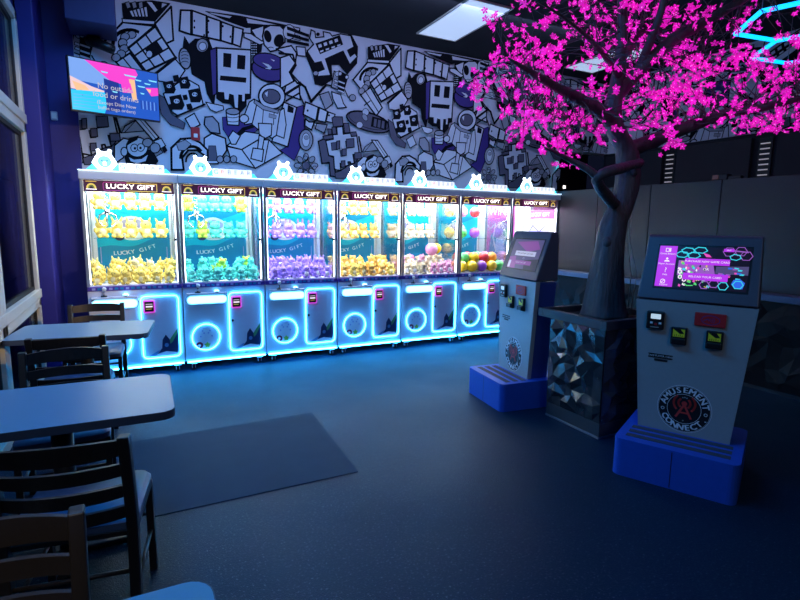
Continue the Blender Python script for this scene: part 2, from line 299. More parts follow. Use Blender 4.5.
# a sheet whose local xy is world (x, z) with local +z facing -y (towards the viewer of a front)
def front_sheet(y): return Matrix(((1, 0, 0, 0), (0, 0, -1, y), (0, 1, 0, 0), (0, 0, 0, 1)))
MURAL=[(1,0.007,1,[0.871,4.015,1.262,4.036,1.998,4.028,1.997,3.956,1.694,3.993,1.329,3.913,1.087,3.955]),
(0,0.007,1,[0.904,4.014,1.175,4.017,1.14,3.984,0.937,3.994]),
(0,0.007,1,[1.332,4.024,1.769,4.014,1.546,3.984,1.348,3.967]),
(0,0.008,1,[1.834,3.946,1.997,3.929,1.996,3.875,1.842,3.886]),
(0,0.007,1,[1.845,4.028,1.998,4.019,1.978,3.989]),
(0,0.02,1,[-0.205,3.49,0.003,3.741,0.317,3.757,0.048,3.484,-0.09,3.376]),
(-1,0.034,0,[-0.104,3.506,-0.099,3.536,-0.087,3.566,-0.069,3.594,-0.045,3.62,-0.017,3.642,0.015,3.659,0.048,3.671,0.083,3.677,0.116,3.676,0.147,3.669]),
(-1,0.024,0,[-0.046,3.48,-0.046,3.504,-0.042,3.529,-0.032,3.554,-0.018,3.577,0,3.597,0.022,3.614,0.045,3.627,0.07,3.636,0.095,3.639,0.119,3.637]),
(2,0.01,1,[0.13,3.635,0.123,3.614,0.106,3.596,0.083,3.587,0.061,3.588,0.045,3.601,0.04,3.62,0.048,3.642,0.065,3.659,0.087,3.669,0.109,3.667,0.125,3.655]),
(2,0.01,1,[0.062,3.604,0.055,3.582,0.037,3.564,0.015,3.555,-0.007,3.557,-0.022,3.569,-0.027,3.589,-0.02,3.61,-0.003,3.628,0.019,3.637,0.041,3.635,0.057,3.623]),
(2,0.01,1,[0.036,3.537,0.029,3.515,0.012,3.498,-0.011,3.489,-0.033,3.491,-0.048,3.503,-0.053,3.523,-0.046,3.544,-0.029,3.561,-0.006,3.57,0.016,3.569,0.031,3.556]),
(2,0.01,1,[0.047,3.476,0.04,3.454,0.023,3.437,0,3.428,-0.021,3.43,-0.037,3.442,-0.042,3.462,-0.034,3.483,-0.017,3.501,0.005,3.51,0.027,3.508,0.042,3.495]),
(2,0.01,1,[0.014,3.416,0.007,3.394,-0.01,3.377,-0.032,3.368,-0.054,3.37,-0.069,3.383,-0.074,3.402,-0.067,3.424,-0.05,3.441,-0.028,3.45,-0.006,3.448,0.01,3.435]),
(2,0.01,1,[-0.04,3.368,-0.047,3.347,-0.064,3.329,-0.086,3.321,-0.108,3.323,-0.123,3.336,-0.127,3.355,-0.12,3.377,-0.104,3.394,-0.081,3.403,-0.06,3.401,-0.044,3.388]),
(0,0.02,1,[0.326,3.782,0.503,3.997,0.509,3.637,0.428,3.588]),
(1,0.007,1,[0.013,3.782,0.328,3.811,0.492,4.027,0.308,4.023,0.007,3.934]),
(0,0.011,1,[-0.002,3.779,0.328,3.811,0.318,3.773,0.003,3.741]),
(0,0.005,1,[0.076,3.87,0.103,3.883,0.125,3.822,0.103,3.815]),
(0,0.005,1,[0.112,3.886,0.14,3.899,0.158,3.828,0.135,3.821]),
(0,0.005,1,[0.149,3.902,0.176,3.915,0.191,3.834,0.169,3.827]),
(0,0.005,1,[0.185,3.918,0.213,3.931,0.225,3.84,0.202,3.833]),
(0,0.005,1,[0.222,3.935,0.25,3.948,0.258,3.846,0.235,3.839]),
(0,0.007,1,[0.247,4.003,0.307,4.007,0.364,3.931,0.332,3.902]),
(0,0.007,1,[0.407,4.018,0.469,4.017,0.396,3.953]),
(2,0.007,1,[0.037,3.948,0.074,3.967,0.093,3.912,0.055,3.89]),
(2,0.007,1,[0.103,3.96,0.141,3.98,0.153,3.923,0.115,3.901]),
(2,0.007,1,[0.17,3.973,0.209,3.993,0.213,3.935,0.175,3.912]),
(0,0.024,1,[0.325,3.754,0.524,3.452,0.208,3.256,0.043,3.48]),
(-1,0.018,0,[0.392,3.653,0.098,3.405]),
(-1,0.018,0,[0.459,3.55,0.155,3.329]),
(-1,0.018,0,[0.222,3.654,0.409,3.381]),
(-1,0.018,0,[0.127,3.561,0.302,3.314]),
(1,0.007,1,[0.336,3.597,0.398,3.505,0.269,3.412,0.212,3.493]),
(0,0.008,1,[0.285,3.454,0.28,3.434,0.267,3.417,0.249,3.41,0.233,3.412,0.221,3.425,0.218,3.443,0.223,3.463,0.236,3.479,0.253,3.487,0.27,3.485,0.282,3.472]),
(-1,0.027,0,[0.308,3.25,0.529,3.453]),
(0,0.014,1,[0.323,3.252,0.52,3.435,0.62,3.326,0.516,3.163,0.327,3.171]),
(0,0.02,1,[2.823,3.316,2.966,3.431,3.149,3.186,3.058,3.067]),
(-1,0.014,0,[2.9,3.365,3.092,3.12]),
(-1,0.014,0,[2.967,3.255,2.878,3.186]),
(1,0.007,1,[-0.409,3.579,-0.273,3.533,-0.343,3.308,-0.426,3.318]),
(0,0.008,1,[-0.366,3.544,-0.37,3.531,-0.38,3.52,-0.392,3.515,-0.405,3.516,-0.413,3.524,-0.416,3.535,-0.412,3.548,-0.402,3.558,-0.389,3.564,-0.377,3.563,-0.368,3.555]),
(0,0.008,1,[-0.272,3.513,-0.276,3.5,-0.285,3.49,-0.297,3.485,-0.309,3.486,-0.317,3.494,-0.32,3.506,-0.316,3.518,-0.306,3.529,-0.294,3.534,-0.282,3.533,-0.274,3.525]),
(0,0.005,1,[-0.417,3.456,-0.321,3.435,-0.328,3.413,-0.418,3.432]),
(0,0.005,1,[-0.421,3.395,-0.325,3.373,-0.332,3.351,-0.422,3.371]),
(0,0.005,1,[-0.424,3.342,-0.328,3.319,-0.335,3.297,-0.426,3.317]),
(0,0.02,1,[0.603,3.976,0.711,3.993,0.7,3.731,0.577,3.751]),
(0,0.02,1,[0.724,3.995,0.878,3.967,0.868,3.726,0.713,3.733]),
(0,0.02,1,[0.886,3.96,1.032,3.936,1.025,3.718,0.877,3.727]),
(0,0.02,1,[1.044,3.93,1.175,3.906,1.156,3.7,1.031,3.719]),
(0,0.02,1,[1.182,3.901,1.293,3.889,1.255,3.684,1.165,3.702]),
(1,0.003,1,[0.751,3.887,0.749,3.877,0.743,3.872,0.737,3.875,0.735,3.884,0.738,3.893,0.744,3.898,0.749,3.896]),
(1,0.003,1,[0.749,3.816,0.746,3.806,0.74,3.801,0.734,3.804,0.732,3.813,0.735,3.823,0.741,3.828,0.747,3.825]),
(1,0.003,1,[0.909,3.915,0.906,3.905,0.9,3.9,0.894,3.903,0.892,3.912,0.895,3.921,0.901,3.926,0.907,3.924]),
(1,0.003,1,[0.901,3.789,0.898,3.779,0.892,3.774,0.886,3.777,0.884,3.786,0.887,3.796,0.893,3.801,0.899,3.798]),
(1,0.003,1,[1.068,3.884,1.065,3.874,1.059,3.869,1.053,3.872,1.051,3.881,1.053,3.891,1.06,3.896,1.066,3.893]),
(1,0.003,1,[0.853,3.748,0.85,3.738,0.844,3.733,0.838,3.736,0.836,3.745,0.839,3.755,0.845,3.76,0.851,3.757]),
(1,0.003,1,[1.15,3.781,1.147,3.771,1.141,3.766,1.135,3.768,1.133,3.778,1.136,3.788,1.142,3.793,1.148,3.79]),
(1,0.008,1,[0.63,3.695,0.676,3.62,0.743,3.689,0.893,3.713,0.954,3.547,0.903,3.303,0.959,3.208,0.924,2.964,0.853,3.093,0.833,3.226,0.694,3.292,0.677,3.456,0.609,3.577]),
(2,0.014,1,[0.89,3.641,0.886,3.617,0.875,3.594,0.859,3.574,0.839,3.56,0.817,3.553,0.796,3.554,0.777,3.561,0.762,3.576,0.753,3.596,0.75,3.619,0.755,3.643,0.765,3.666,0.781,3.685,0.801,3.699,0.823,3.707,0.844,3.706,0.864,3.699,0.878,3.684,0.888,3.664]),
(0,0.008,1,[0.866,3.626,0.86,3.601,0.843,3.582,0.821,3.572,0.8,3.575,0.785,3.59,0.78,3.612,0.786,3.636,0.803,3.656,0.825,3.666,0.846,3.663,0.861,3.648]),
(-1,0.01,0,[0.851,3.481,0.846,3.471,0.833,3.461,0.817,3.456,0.8,3.456,0.788,3.462,0.784,3.471]),
(2,0.015,1,[0.685,3.476,0.686,3.44,0.682,3.406,0.672,3.377,0.656,3.356,0.638,3.344,0.618,3.344,0.599,3.354,0.582,3.374,0.57,3.403,0.562,3.436,0.561,3.471,0.565,3.505,0.576,3.534,0.59,3.555,0.609,3.567,0.628,3.568,0.647,3.558,0.664,3.538,0.677,3.51]),
(-1,0.007,0,[0.59,3.515,0.598,3.523,0.611,3.53,0.627,3.534,0.642,3.535,0.655,3.532,0.663,3.526]),
(-1,0.007,0,[0.588,3.479,0.597,3.487,0.61,3.493,0.625,3.497,0.64,3.498,0.653,3.495,0.661,3.49]),
(-1,0.007,0,[0.586,3.442,0.595,3.451,0.608,3.457,0.623,3.461,0.639,3.462,0.652,3.459,0.66,3.453]),
(-1,0.007,0,[0.585,3.406,0.593,3.414,0.606,3.421,0.622,3.424,0.637,3.425,0.65,3.422,0.658,3.417]),
(3,0.014,1,[0.902,3.593,0.979,3.632,0.96,3.106,0.911,3.074]),
(1,0.01,1,[0.961,3.114,1.362,3.163,1.36,3.101,1.305,3.077,1.303,3.006,1.219,2.908,1.133,2.987,1.108,3.01,1.029,3.01,0.958,3.054]),
(0,0.02,1,[0.979,3.627,1.379,3.667,1.358,3.145,1.301,3.138,1.295,3.049,1.247,3.043,1.249,3.119,1.221,3.119,1.212,2.96,1.159,2.963,1.149,3.107,1.115,3.115,1.102,3.044,1.043,3.046,1.038,3.124,0.969,3.12]),
(1,0.007,1,[1.057,3.58,1.144,3.584,1.132,3.429,1.049,3.429]),
(1,0.007,1,[1.221,3.584,1.309,3.587,1.297,3.431,1.209,3.427]),
(1,0.007,1,[1.014,3.318,1.312,3.332,1.304,3.279,1.005,3.269]),
(1,0.007,1,[1.383,3.922,1.546,3.967,1.502,3.665,1.374,3.593]),
(0,0.001,1,[1.402,3.762,1.397,3.754,1.388,3.752,1.384,3.759,1.388,3.767,1.397,3.769]),
(0,0.001,1,[1.427,3.766,1.422,3.758,1.413,3.756,1.409,3.763,1.413,3.771,1.422,3.773]),
(0,0.001,1,[1.452,3.77,1.447,3.762,1.438,3.76,1.434,3.767,1.439,3.775,1.448,3.777]),
(0,0.001,1,[1.401,3.732,1.396,3.724,1.387,3.723,1.383,3.729,1.387,3.738,1.396,3.739]),
(0,0.001,1,[1.426,3.736,1.421,3.728,1.412,3.727,1.408,3.733,1.413,3.742,1.422,3.743]),
(0,0.001,1,[1.451,3.74,1.447,3.732,1.438,3.731,1.433,3.737,1.438,3.746,1.447,3.747]),
(0,0.001,1,[1.4,3.703,1.395,3.695,1.386,3.693,1.382,3.7,1.387,3.708,1.396,3.71]),
(0,0.001,1,[1.425,3.707,1.42,3.699,1.411,3.697,1.407,3.704,1.412,3.712,1.421,3.714]),
(0,0.001,1,[1.451,3.711,1.446,3.702,1.437,3.701,1.432,3.708,1.437,3.716,1.446,3.718]),
(0,0.001,1,[1.399,3.673,1.394,3.665,1.385,3.664,1.381,3.67,1.386,3.679,1.395,3.68]),
(0,0.001,1,[1.424,3.677,1.42,3.669,1.411,3.668,1.406,3.674,1.411,3.683,1.42,3.684]),
(0,0.001,1,[1.45,3.681,1.445,3.673,1.436,3.671,1.432,3.678,1.436,3.687,1.445,3.688]),
(0,0.001,1,[1.398,3.644,1.394,3.635,1.385,3.634,1.38,3.641,1.385,3.649,1.394,3.651]),
(0,0.001,1,[1.424,3.648,1.419,3.639,1.41,3.638,1.406,3.645,1.41,3.653,1.419,3.654]),
(0,0.001,1,[1.449,3.651,1.444,3.643,1.435,3.642,1.431,3.649,1.436,3.657,1.445,3.658]),
(0,0.001,1,[1.398,3.614,1.393,3.606,1.384,3.604,1.379,3.611,1.384,3.62,1.393,3.621]),
(0,0.001,1,[1.423,3.618,1.418,3.61,1.409,3.608,1.405,3.615,1.409,3.623,1.419,3.625]),
(0,0.001,1,[1.448,3.622,1.444,3.613,1.434,3.612,1.43,3.619,1.435,3.627,1.444,3.629]),
(0,0.008,1,[1.391,3.897,1.537,3.966,1.52,3.789,1.443,3.829]),
(0,0.015,1,[1.301,3.848,1.381,3.853,1.514,3.789,1.542,3.81,1.541,3.767,1.486,3.741,1.379,3.775,1.299,3.797]),
(0,0.018,1,[1.545,3.941,1.62,3.989,1.741,4.004,1.8,3.958,1.799,3.826,1.688,3.711,1.613,3.682,1.541,3.749,1.521,3.842]),
(1,0.004,1,[1.627,3.872,1.63,3.852,1.629,3.831,1.623,3.813,1.614,3.799,1.602,3.791,1.588,3.789,1.574,3.794,1.562,3.804,1.551,3.82,1.544,3.839,1.541,3.86,1.543,3.881,1.548,3.898,1.557,3.912,1.569,3.921,1.583,3.923,1.597,3.918,1.609,3.907,1.62,3.892]),
(1,0.004,1,[1.78,3.823,1.77,3.8,1.755,3.78,1.737,3.765,1.718,3.756,1.699,3.754,1.682,3.76,1.67,3.772,1.662,3.79,1.661,3.812,1.665,3.835,1.675,3.858,1.689,3.878,1.707,3.893,1.727,3.902,1.745,3.904,1.762,3.899,1.775,3.886,1.783,3.868,1.784,3.846]),
(-1,0.008,0,[1.584,3.716,1.592,3.724,1.603,3.731,1.616,3.735,1.63,3.736,1.643,3.735,1.652,3.73]),
(0,0.011,1,[1.93,3.963,1.921,3.923,1.9,3.888,1.868,3.866,1.834,3.86,1.804,3.872,1.784,3.9,1.777,3.937,1.785,3.976,1.807,4.011,1.838,4.033,1.871,4.039,1.902,4.027,1.923,4]),
(0,0.019,1,[1.688,3.725,1.879,3.794,1.945,3.715,1.923,3.567,1.864,3.469,1.969,3.374,1.985,3.155,1.772,3.203,1.834,3.428,1.875,3.542,1.867,3.649,1.782,3.69]),
(-1,0.024,0,[1.725,3.681,1.896,3.689,1.933,3.569,1.863,3.45,1.949,3.353,1.988,3.367]),
(3,0.02,1,[1.82,3.463,1.798,3.416,1.756,3.376,1.699,3.345,1.632,3.328,1.563,3.326,1.498,3.338,1.443,3.364,1.404,3.4,1.384,3.444,1.384,3.49,1.406,3.535,1.446,3.575,1.501,3.605,1.566,3.623,1.635,3.627,1.701,3.616,1.757,3.591,1.799,3.555,1.82,3.511]),
(3,0.014,1,[1.79,3.553,1.773,3.524,1.738,3.5,1.689,3.482,1.631,3.472,1.569,3.471,1.51,3.479,1.46,3.496,1.422,3.519,1.401,3.546,1.399,3.575,1.415,3.603,1.448,3.627,1.496,3.645,1.552,3.656,1.614,3.657,1.673,3.649,1.725,3.633,1.765,3.61,1.787,3.582]),
(0,0.003,1,[1.499,3.542,1.591,3.529,1.631,3.499,1.608,3.469,1.534,3.473,1.581,3.492]),
(0,0.001,1,[1.611,3.597,1.67,3.588,1.651,3.571]),
(1,0.007,1,[2.056,3.72,2.156,3.853,2.682,4.067,2.778,3.924,2.767,3.713,2.628,3.551,2.512,3.658,2.408,3.643,2.417,3.457,2.282,3.364,2.181,3.37,2.152,3.514]),
(0,0.016,1,[2.082,3.76,2.17,3.855,2.117,3.919,2.139,4.025,2.188,4.012,2.197,3.941,2.308,3.969,2.298,4.031,2.39,4.028,2.42,3.996,2.534,4.043,2.677,4.043,2.724,3.911,2.633,3.854,2.671,3.784,2.735,3.837,2.772,3.794,2.666,3.68,2.571,3.835,2.326,3.701,2.397,3.507,2.222,3.472,2.203,3.521,2.309,3.573,2.269,3.66,2.18,3.628]),
(1,0.007,1,[2.196,3.868,2.524,4.023,2.567,3.918,2.255,3.753]),
(0,0.003,1,[2.226,3.859,2.271,3.88,2.283,3.842,2.238,3.82]),
(0,0.003,1,[2.25,3.789,2.299,3.811,2.302,3.79,2.258,3.768]),
(0,0.003,1,[2.299,3.892,2.344,3.914,2.356,3.876,2.311,3.854]),
(0,0.003,1,[2.327,3.825,2.376,3.847,2.38,3.826,2.335,3.804]),
(0,0.003,1,[2.373,3.926,2.418,3.948,2.43,3.909,2.385,3.887]),
(0,0.003,1,[2.405,3.861,2.455,3.884,2.459,3.862,2.413,3.84]),
(0,0.003,1,[2.447,3.96,2.492,3.982,2.505,3.944,2.459,3.921]),
(0,0.003,1,[2.484,3.898,2.534,3.92,2.538,3.899,2.492,3.877]),
(1,0.003,1,[2.252,3.99,2.244,3.974,2.227,3.964,2.21,3.968,2.204,3.982,2.211,3.999,2.228,4.008,2.245,4.004]),
(1,0.003,1,[1.829,4.013,2.108,3.963,2.108,3.93,1.828,3.976]),
(1,0.003,1,[1.827,3.939,2.107,3.908,2.107,3.876,1.827,3.902]),
(1,0.003,1,[1.826,3.864,2.107,3.854,2.106,3.822,1.825,3.827]),
(0,0.014,1,[1.94,3.792,2.057,3.801,2.065,3.694,1.958,3.687]),
(0,0.019,1,[1.736,3.627,1.851,3.68,1.927,3.592,1.848,3.472,1.904,3.371,1.729,3.258]),
(-1,0.031,0,[1.785,3.193,2.001,3.347,2.05,3.317,2.128,3.15,2.323,3.37]),
(-1,0.02,0,[1.803,3.122,1.97,3.233,2.028,3.11]),
(2,0.015,1,[2.445,3.568,2.617,3.512,2.57,3.321,2.402,3.361]),
(0,0.008,1,[2.526,3.543,2.519,3.523,2.501,3.509,2.479,3.506,2.462,3.515,2.455,3.533,2.462,3.553,2.48,3.567,2.502,3.57,2.519,3.561]),
(0,0.008,1,[2.615,3.511,2.608,3.491,2.59,3.477,2.568,3.474,2.55,3.484,2.543,3.502,2.55,3.522,2.568,3.536,2.59,3.539,2.608,3.529]),
(0,0.007,1,[2.448,3.467,2.574,3.434,2.566,3.406,2.44,3.439]),
(0,0.007,1,[2.448,3.419,2.574,3.386,2.566,3.358,2.44,3.392]),
(-1,0.02,0,[2.406,3.38,2.303,3.386,2.202,3.493]),
(2,0.01,1,[2.229,3.51,2.222,3.492,2.203,3.478,2.181,3.475,2.163,3.484,2.156,3.5,2.163,3.518,2.182,3.532,2.204,3.535,2.222,3.526]),
(-1,0.015,0,[2.595,3.347,2.638,3.266,2.724,3.247]),
(2,0.01,1,[2.75,3.269,2.741,3.243,2.717,3.225,2.688,3.221,2.664,3.234,2.655,3.258,2.664,3.284,2.688,3.302,2.717,3.306,2.741,3.293]),
(0,0.015,1,[2.406,3.305,2.532,3.282,2.574,3.172,2.616,3.128,2.489,3.105,2.426,3.212]),
(2,0.014,1,[2.241,3.247,2.364,3.299,2.426,3.155,2.321,3.068]),
(3,0.008,1,[1.015,2.84,1.263,2.874,1.442,2.739,1.291,2.599,1.094,2.583,1.019,2.7]),
(3,0.01,1,[1.925,3.053,2.024,3.091,2.039,2.699,1.894,2.385,1.71,2.504,1.819,2.568]),
(0,0.018,1,[1.77,3.1,1.935,3.054,1.809,2.554,1.607,2.607]),
(1,0.007,1,[1.824,3.069,1.895,3.044,1.884,2.98,1.815,2.991]),
(0,0.016,1,[1.056,2.5,1.233,2.477,1.392,2.26,1.103,2.333]),
(0,0.016,1,[1.056,2.509,1.276,2.697,1.459,2.686,1.438,2.584,1.233,2.477]),
(0,0.016,1,[1.439,2.612,1.57,2.622,1.739,2.469,1.392,2.26,1.233,2.477]),
(-1,0.014,0,[1.57,2.622,1.506,2.332]),
(0,0.015,1,[1.414,3.086,1.74,2.996,1.764,2.75,1.608,2.644,1.433,2.738,1.352,2.803]),
(-1,0.01,0,[1.513,3.008,1.489,2.78]),
(-1,0.01,0,[1.644,2.968,1.631,2.811]),
(2,0.005,1,[1.581,2.943,1.671,2.925,1.663,2.884,1.576,2.897]),
(0,0.014,1,[1.396,3.093,1.431,3.043,1.37,2.804,1.278,2.778,1.273,2.884,1.34,3.051]),
(0,0.014,1,[1.72,2.994,1.769,3.027,1.794,2.827,1.762,2.657,1.666,2.686,1.688,2.817]),
(0,0.019,1,[1.784,3.143,1.77,3.103,1.746,3.067,1.714,3.036,1.674,3.014,1.632,3.001,1.589,2.998,1.548,3.006,1.512,3.024,1.484,3.05,1.465,3.083,1.456,3.12,1.459,3.159,1.472,3.198,1.495,3.234,1.527,3.264,1.565,3.287,1.607,3.3,1.65,3.304,1.691,3.297,1.728,3.28,1.757,3.254,1.777,3.221,1.786,3.183]),
(2,0.01,1,[1.405,3.094,1.523,3.027,1.701,2.992,1.691,2.954,1.504,2.98,1.395,3.048]),
(4,0.014,1,[1.724,3.145,1.713,3.118,1.692,3.094,1.663,3.076,1.63,3.065,1.594,3.063,1.561,3.069,1.533,3.083,1.513,3.104,1.502,3.129,1.502,3.156,1.513,3.182,1.533,3.206,1.561,3.224,1.595,3.235,1.63,3.237,1.663,3.232,1.692,3.218,1.712,3.197,1.724,3.172]),
(0,0.003,1,[1.527,3.18,1.574,3.212,1.563,3.13]),
(0,0.015,1,[1.061,2.911,1.22,2.917,1.206,2.762,1.073,2.758]),
(2,0.014,1,[1.221,2.923,1.212,2.905,1.188,2.891,1.154,2.882,1.118,2.881,1.086,2.887,1.065,2.9,1.059,2.917,1.069,2.934,1.093,2.948,1.126,2.957,1.162,2.958,1.194,2.952,1.215,2.939]),
(-1,0.008,0,[1.217,2.878,1.206,2.865,1.177,2.853,1.138,2.845,1.099,2.845,1.071,2.851,1.061,2.862]),
(-1,0.008,0,[1.215,2.828,1.204,2.815,1.175,2.803,1.136,2.796,1.097,2.795,1.069,2.802,1.059,2.813]),
(0,0.014,1,[1.326,2.854,1.318,2.828,1.297,2.808,1.27,2.798,1.243,2.802,1.224,2.819,1.217,2.843,1.225,2.868,1.246,2.889,1.273,2.898,1.3,2.894,1.319,2.878]),
(-1,0.041,0,[1.369,2.768,1.259,2.722,1.166,2.625]),
(-1,0.02,0,[1.369,2.768,1.268,2.727,1.185,2.644]),
(0,0.014,1,[1.077,2.608,1.133,2.693,1.22,2.638,1.163,2.535,1.11,2.531]),
(0,0.014,1,[1.444,2.811,1.612,2.819,1.6,2.68,1.514,2.627,1.45,2.685]),
(0,0.014,1,[1.449,2.667,1.514,2.645,1.482,2.487,1.426,2.501]),
(0,0.015,1,[1.371,2.506,1.501,2.498,1.479,2.349,1.34,2.376]),
(0,0.012,1,[0.832,2.993,1.028,2.972,1.035,2.929,0.947,2.889,0.88,2.913]),
(2,0.015,1,[0.817,2.82,0.903,2.837,0.969,2.766,0.982,2.644,0.87,2.652,0.805,2.733]),
(0,0.018,1,[0.799,2.576,0.887,2.639,1.041,2.596,1.054,2.455,0.943,2.287,0.787,2.277]),
(4,0.007,1,[0.847,2.492,0.925,2.498,0.944,2.323,0.823,2.315]),
(2,0.011,1,[1.01,2.345,1.004,2.323,0.989,2.306,0.97,2.299,0.951,2.304,0.937,2.319,0.933,2.34,0.939,2.361,0.953,2.378,0.973,2.385,0.992,2.381,1.005,2.366]),
(2,0.011,1,[1.09,2.35,1.084,2.328,1.069,2.312,1.049,2.304,1.03,2.309,1.016,2.324,1.012,2.345,1.018,2.367,1.032,2.384,1.052,2.391,1.071,2.386,1.085,2.371]),
(2,0.011,1,[1.17,2.356,1.164,2.334,1.149,2.317,1.129,2.31,1.11,2.314,1.096,2.329,1.091,2.35,1.097,2.372,1.112,2.389,1.132,2.396,1.152,2.392,1.166,2.377]),
(0,0.024,1,[0.423,2.185,0.431,2.434,0.537,2.545,0.653,2.564,0.752,2.52,0.833,2.439,0.83,2.35,0.714,2.43,0.614,2.422,0.544,2.331,0.555,2.193]),
(-1,0.034,0,[0.528,2.33,0.533,2.361,0.545,2.392,0.563,2.419,0.587,2.441,0.614,2.458,0.644,2.467,0.675,2.469,0.704,2.463,0.731,2.45,0.752,2.43]),
(-1,0.02,0,[0.584,2.29,0.588,2.317,0.597,2.343,0.612,2.364,0.63,2.38,0.651,2.389,0.672,2.391,0.693,2.385,0.71,2.372]),
(2,0.008,1,[0.486,2.49,0.586,2.541,0.65,2.494,0.581,2.42,0.507,2.414]),
(0,0.015,1,[0.375,3.032,0.516,3.157,0.616,3.237,0.761,3.172,0.803,2.956,0.516,2.806,0.438,2.857]),
(1,0.005,1,[0.378,3.155,0.479,3.189,0.508,3.095,0.486,3.051,0.399,3.04]),
(0,0.004,1,[0.468,3.128,0.462,3.113,0.447,3.103,0.43,3.101,0.416,3.108,0.411,3.121,0.417,3.136,0.432,3.146,0.449,3.148,0.463,3.141]),
(1,0.001,1,[0.436,3.127,0.433,3.118,0.426,3.118,0.424,3.126,0.427,3.135,0.434,3.136]),
(1,0.001,1,[0.462,3.126,0.458,3.117,0.452,3.116,0.449,3.124,0.452,3.133,0.459,3.134]),
(1,0.005,1,[0.543,3.224,0.641,3.257,0.67,3.167,0.649,3.124,0.564,3.114]),
(0,0.004,1,[0.63,3.199,0.624,3.185,0.61,3.175,0.593,3.172,0.58,3.179,0.575,3.192,0.581,3.206,0.595,3.216,0.612,3.218,0.626,3.211]),
(1,0.001,1,[0.6,3.198,0.596,3.189,0.59,3.188,0.587,3.196,0.59,3.206,0.597,3.206]),
(1,0.001,1,[0.626,3.196,0.622,3.187,0.615,3.186,0.613,3.195,0.616,3.204,0.623,3.205]),
(1,0.005,1,[0.641,3.102,0.756,3.139,0.79,3.034,0.765,2.984,0.666,2.973]),
(0,0.004,1,[0.744,3.07,0.737,3.054,0.721,3.042,0.701,3.04,0.685,3.047,0.68,3.062,0.687,3.079,0.703,3.09,0.723,3.093,0.739,3.085]),
(1,0.001,1,[0.709,3.069,0.705,3.06,0.698,3.059,0.695,3.068,0.699,3.077,0.706,3.078]),
(1,0.001,1,[0.735,3.067,0.731,3.058,0.725,3.057,0.722,3.066,0.726,3.075,0.732,3.076]),
(1,0.005,1,[0.437,3.007,0.559,3.046,0.595,2.933,0.568,2.879,0.463,2.868]),
(0,0.004,1,[0.546,2.971,0.539,2.953,0.521,2.941,0.5,2.939,0.484,2.947,0.478,2.963,0.485,2.981,0.503,2.993,0.524,2.996,0.54,2.987]),
(1,0.001,1,[0.509,2.97,0.505,2.961,0.499,2.96,0.496,2.969,0.5,2.978,0.506,2.978]),
(1,0.001,1,[0.535,2.968,0.531,2.959,0.525,2.958,0.522,2.967,0.525,2.976,0.532,2.976]),
(1,0.005,1,[0.58,3.038,0.622,3.052,0.634,3.013,0.625,2.995,0.589,2.991]),
(1,0.005,1,[0.616,2.942,0.666,2.958,0.681,2.912,0.67,2.89,0.627,2.886]),
(1,0.005,1,[0.383,2.906,0.446,2.926,0.464,2.867,0.45,2.84,0.396,2.834]),
(1,0.005,1,[0.484,3.242,0.538,3.26,0.553,3.211,0.542,3.187,0.496,3.181]),
(-1,0.02,0,[0.5,2.796,0.82,2.966]),
(4,0.008,1,[0.305,3.032,0.381,2.992,0.452,2.817,0.594,2.729,0.575,2.66,0.431,2.697,0.341,2.805]),
(0,0.014,1,[0.596,2.781,0.698,2.851,0.76,2.728,0.657,2.667]),
(4,0.01,1,[-0.312,2.712,-0.202,2.729,-0.197,2.614,-0.31,2.598]),
(4,0.01,1,[-0.373,2.577,-0.311,2.588,-0.31,2.498,-0.374,2.488]),
(4,0.01,1,[-0.45,2.674,-0.404,2.684,-0.406,2.577,-0.453,2.567]),
(4,0.01,1,[-0.191,2.543,-0.095,2.555,-0.089,2.471,-0.188,2.459]),
(4,0.01,1,[-0.387,2.422,-0.33,2.43,-0.329,2.347,-0.388,2.338]),
(4,0.01,1,[0.032,3.097,0.035,3.098,0.035,3.095,0.032,3.094]),
(-1,0.024,0,[-0.13,2.756,-0.088,2.566]),
(2,0.012,1,[-0.078,2.559,-0.036,2.636,0.073,2.712,0.206,2.609]),
(-1,0.008,0,[-0.04,2.571,0.073,2.704]),
(0,0.016,1,[0.056,2.73,0.15,2.733,0.304,2.543,0.244,2.499]),
(-1,0.008,0,[0.112,2.729,0.272,2.523]),
(1,0.007,1,[0.31,2.493,0.334,2.503,0.385,2.405,0.352,2.372]),
(0,0.012,1,[0.247,2.496,0.328,2.536,0.371,2.455,0.306,2.408]),
(0,0.014,1,[-0.153,2.414,-0.059,2.504,0.001,2.492,-0.071,2.289,-0.164,2.217]),
(1,0.01,1,[-0.056,2.29,-0.006,2.376,0.226,2.394,0.283,2.279,0.215,2.173,-0.032,2.175]),
(0,0.015,1,[0.187,2.424,0.18,2.389,0.162,2.357,0.136,2.331,0.104,2.313,0.07,2.305,0.036,2.308,0.006,2.322,-0.017,2.344,-0.031,2.374,-0.034,2.407,-0.027,2.441,-0.01,2.473,0.016,2.499,0.047,2.517,0.081,2.525,0.115,2.523,0.145,2.51,0.169,2.487,0.183,2.458]),
(1,0.007,1,[-0.033,2.424,0.002,2.509,0.094,2.541,0.077,2.499,0.014,2.46]),
(0,0.008,1,[0.081,2.408,0.075,2.386,0.061,2.369,0.042,2.362,0.024,2.366,0.012,2.381,0.008,2.402,0.014,2.424,0.028,2.441,0.047,2.448,0.065,2.444,0.077,2.429]),
(0,0.008,1,[0.148,2.418,0.142,2.396,0.127,2.379,0.109,2.371,0.09,2.376,0.078,2.391,0.074,2.412,0.08,2.434,0.094,2.451,0.113,2.458,0.131,2.454,0.144,2.439]),
(1,0.001,1,[0.063,2.401,0.058,2.39,0.05,2.385,0.041,2.389,0.038,2.399,0.042,2.41,0.051,2.415,0.06,2.412]),
(1,0.001,1,[0.12,2.411,0.116,2.4,0.107,2.395,0.098,2.398,0.095,2.409,0.099,2.42,0.108,2.425,0.117,2.421]),
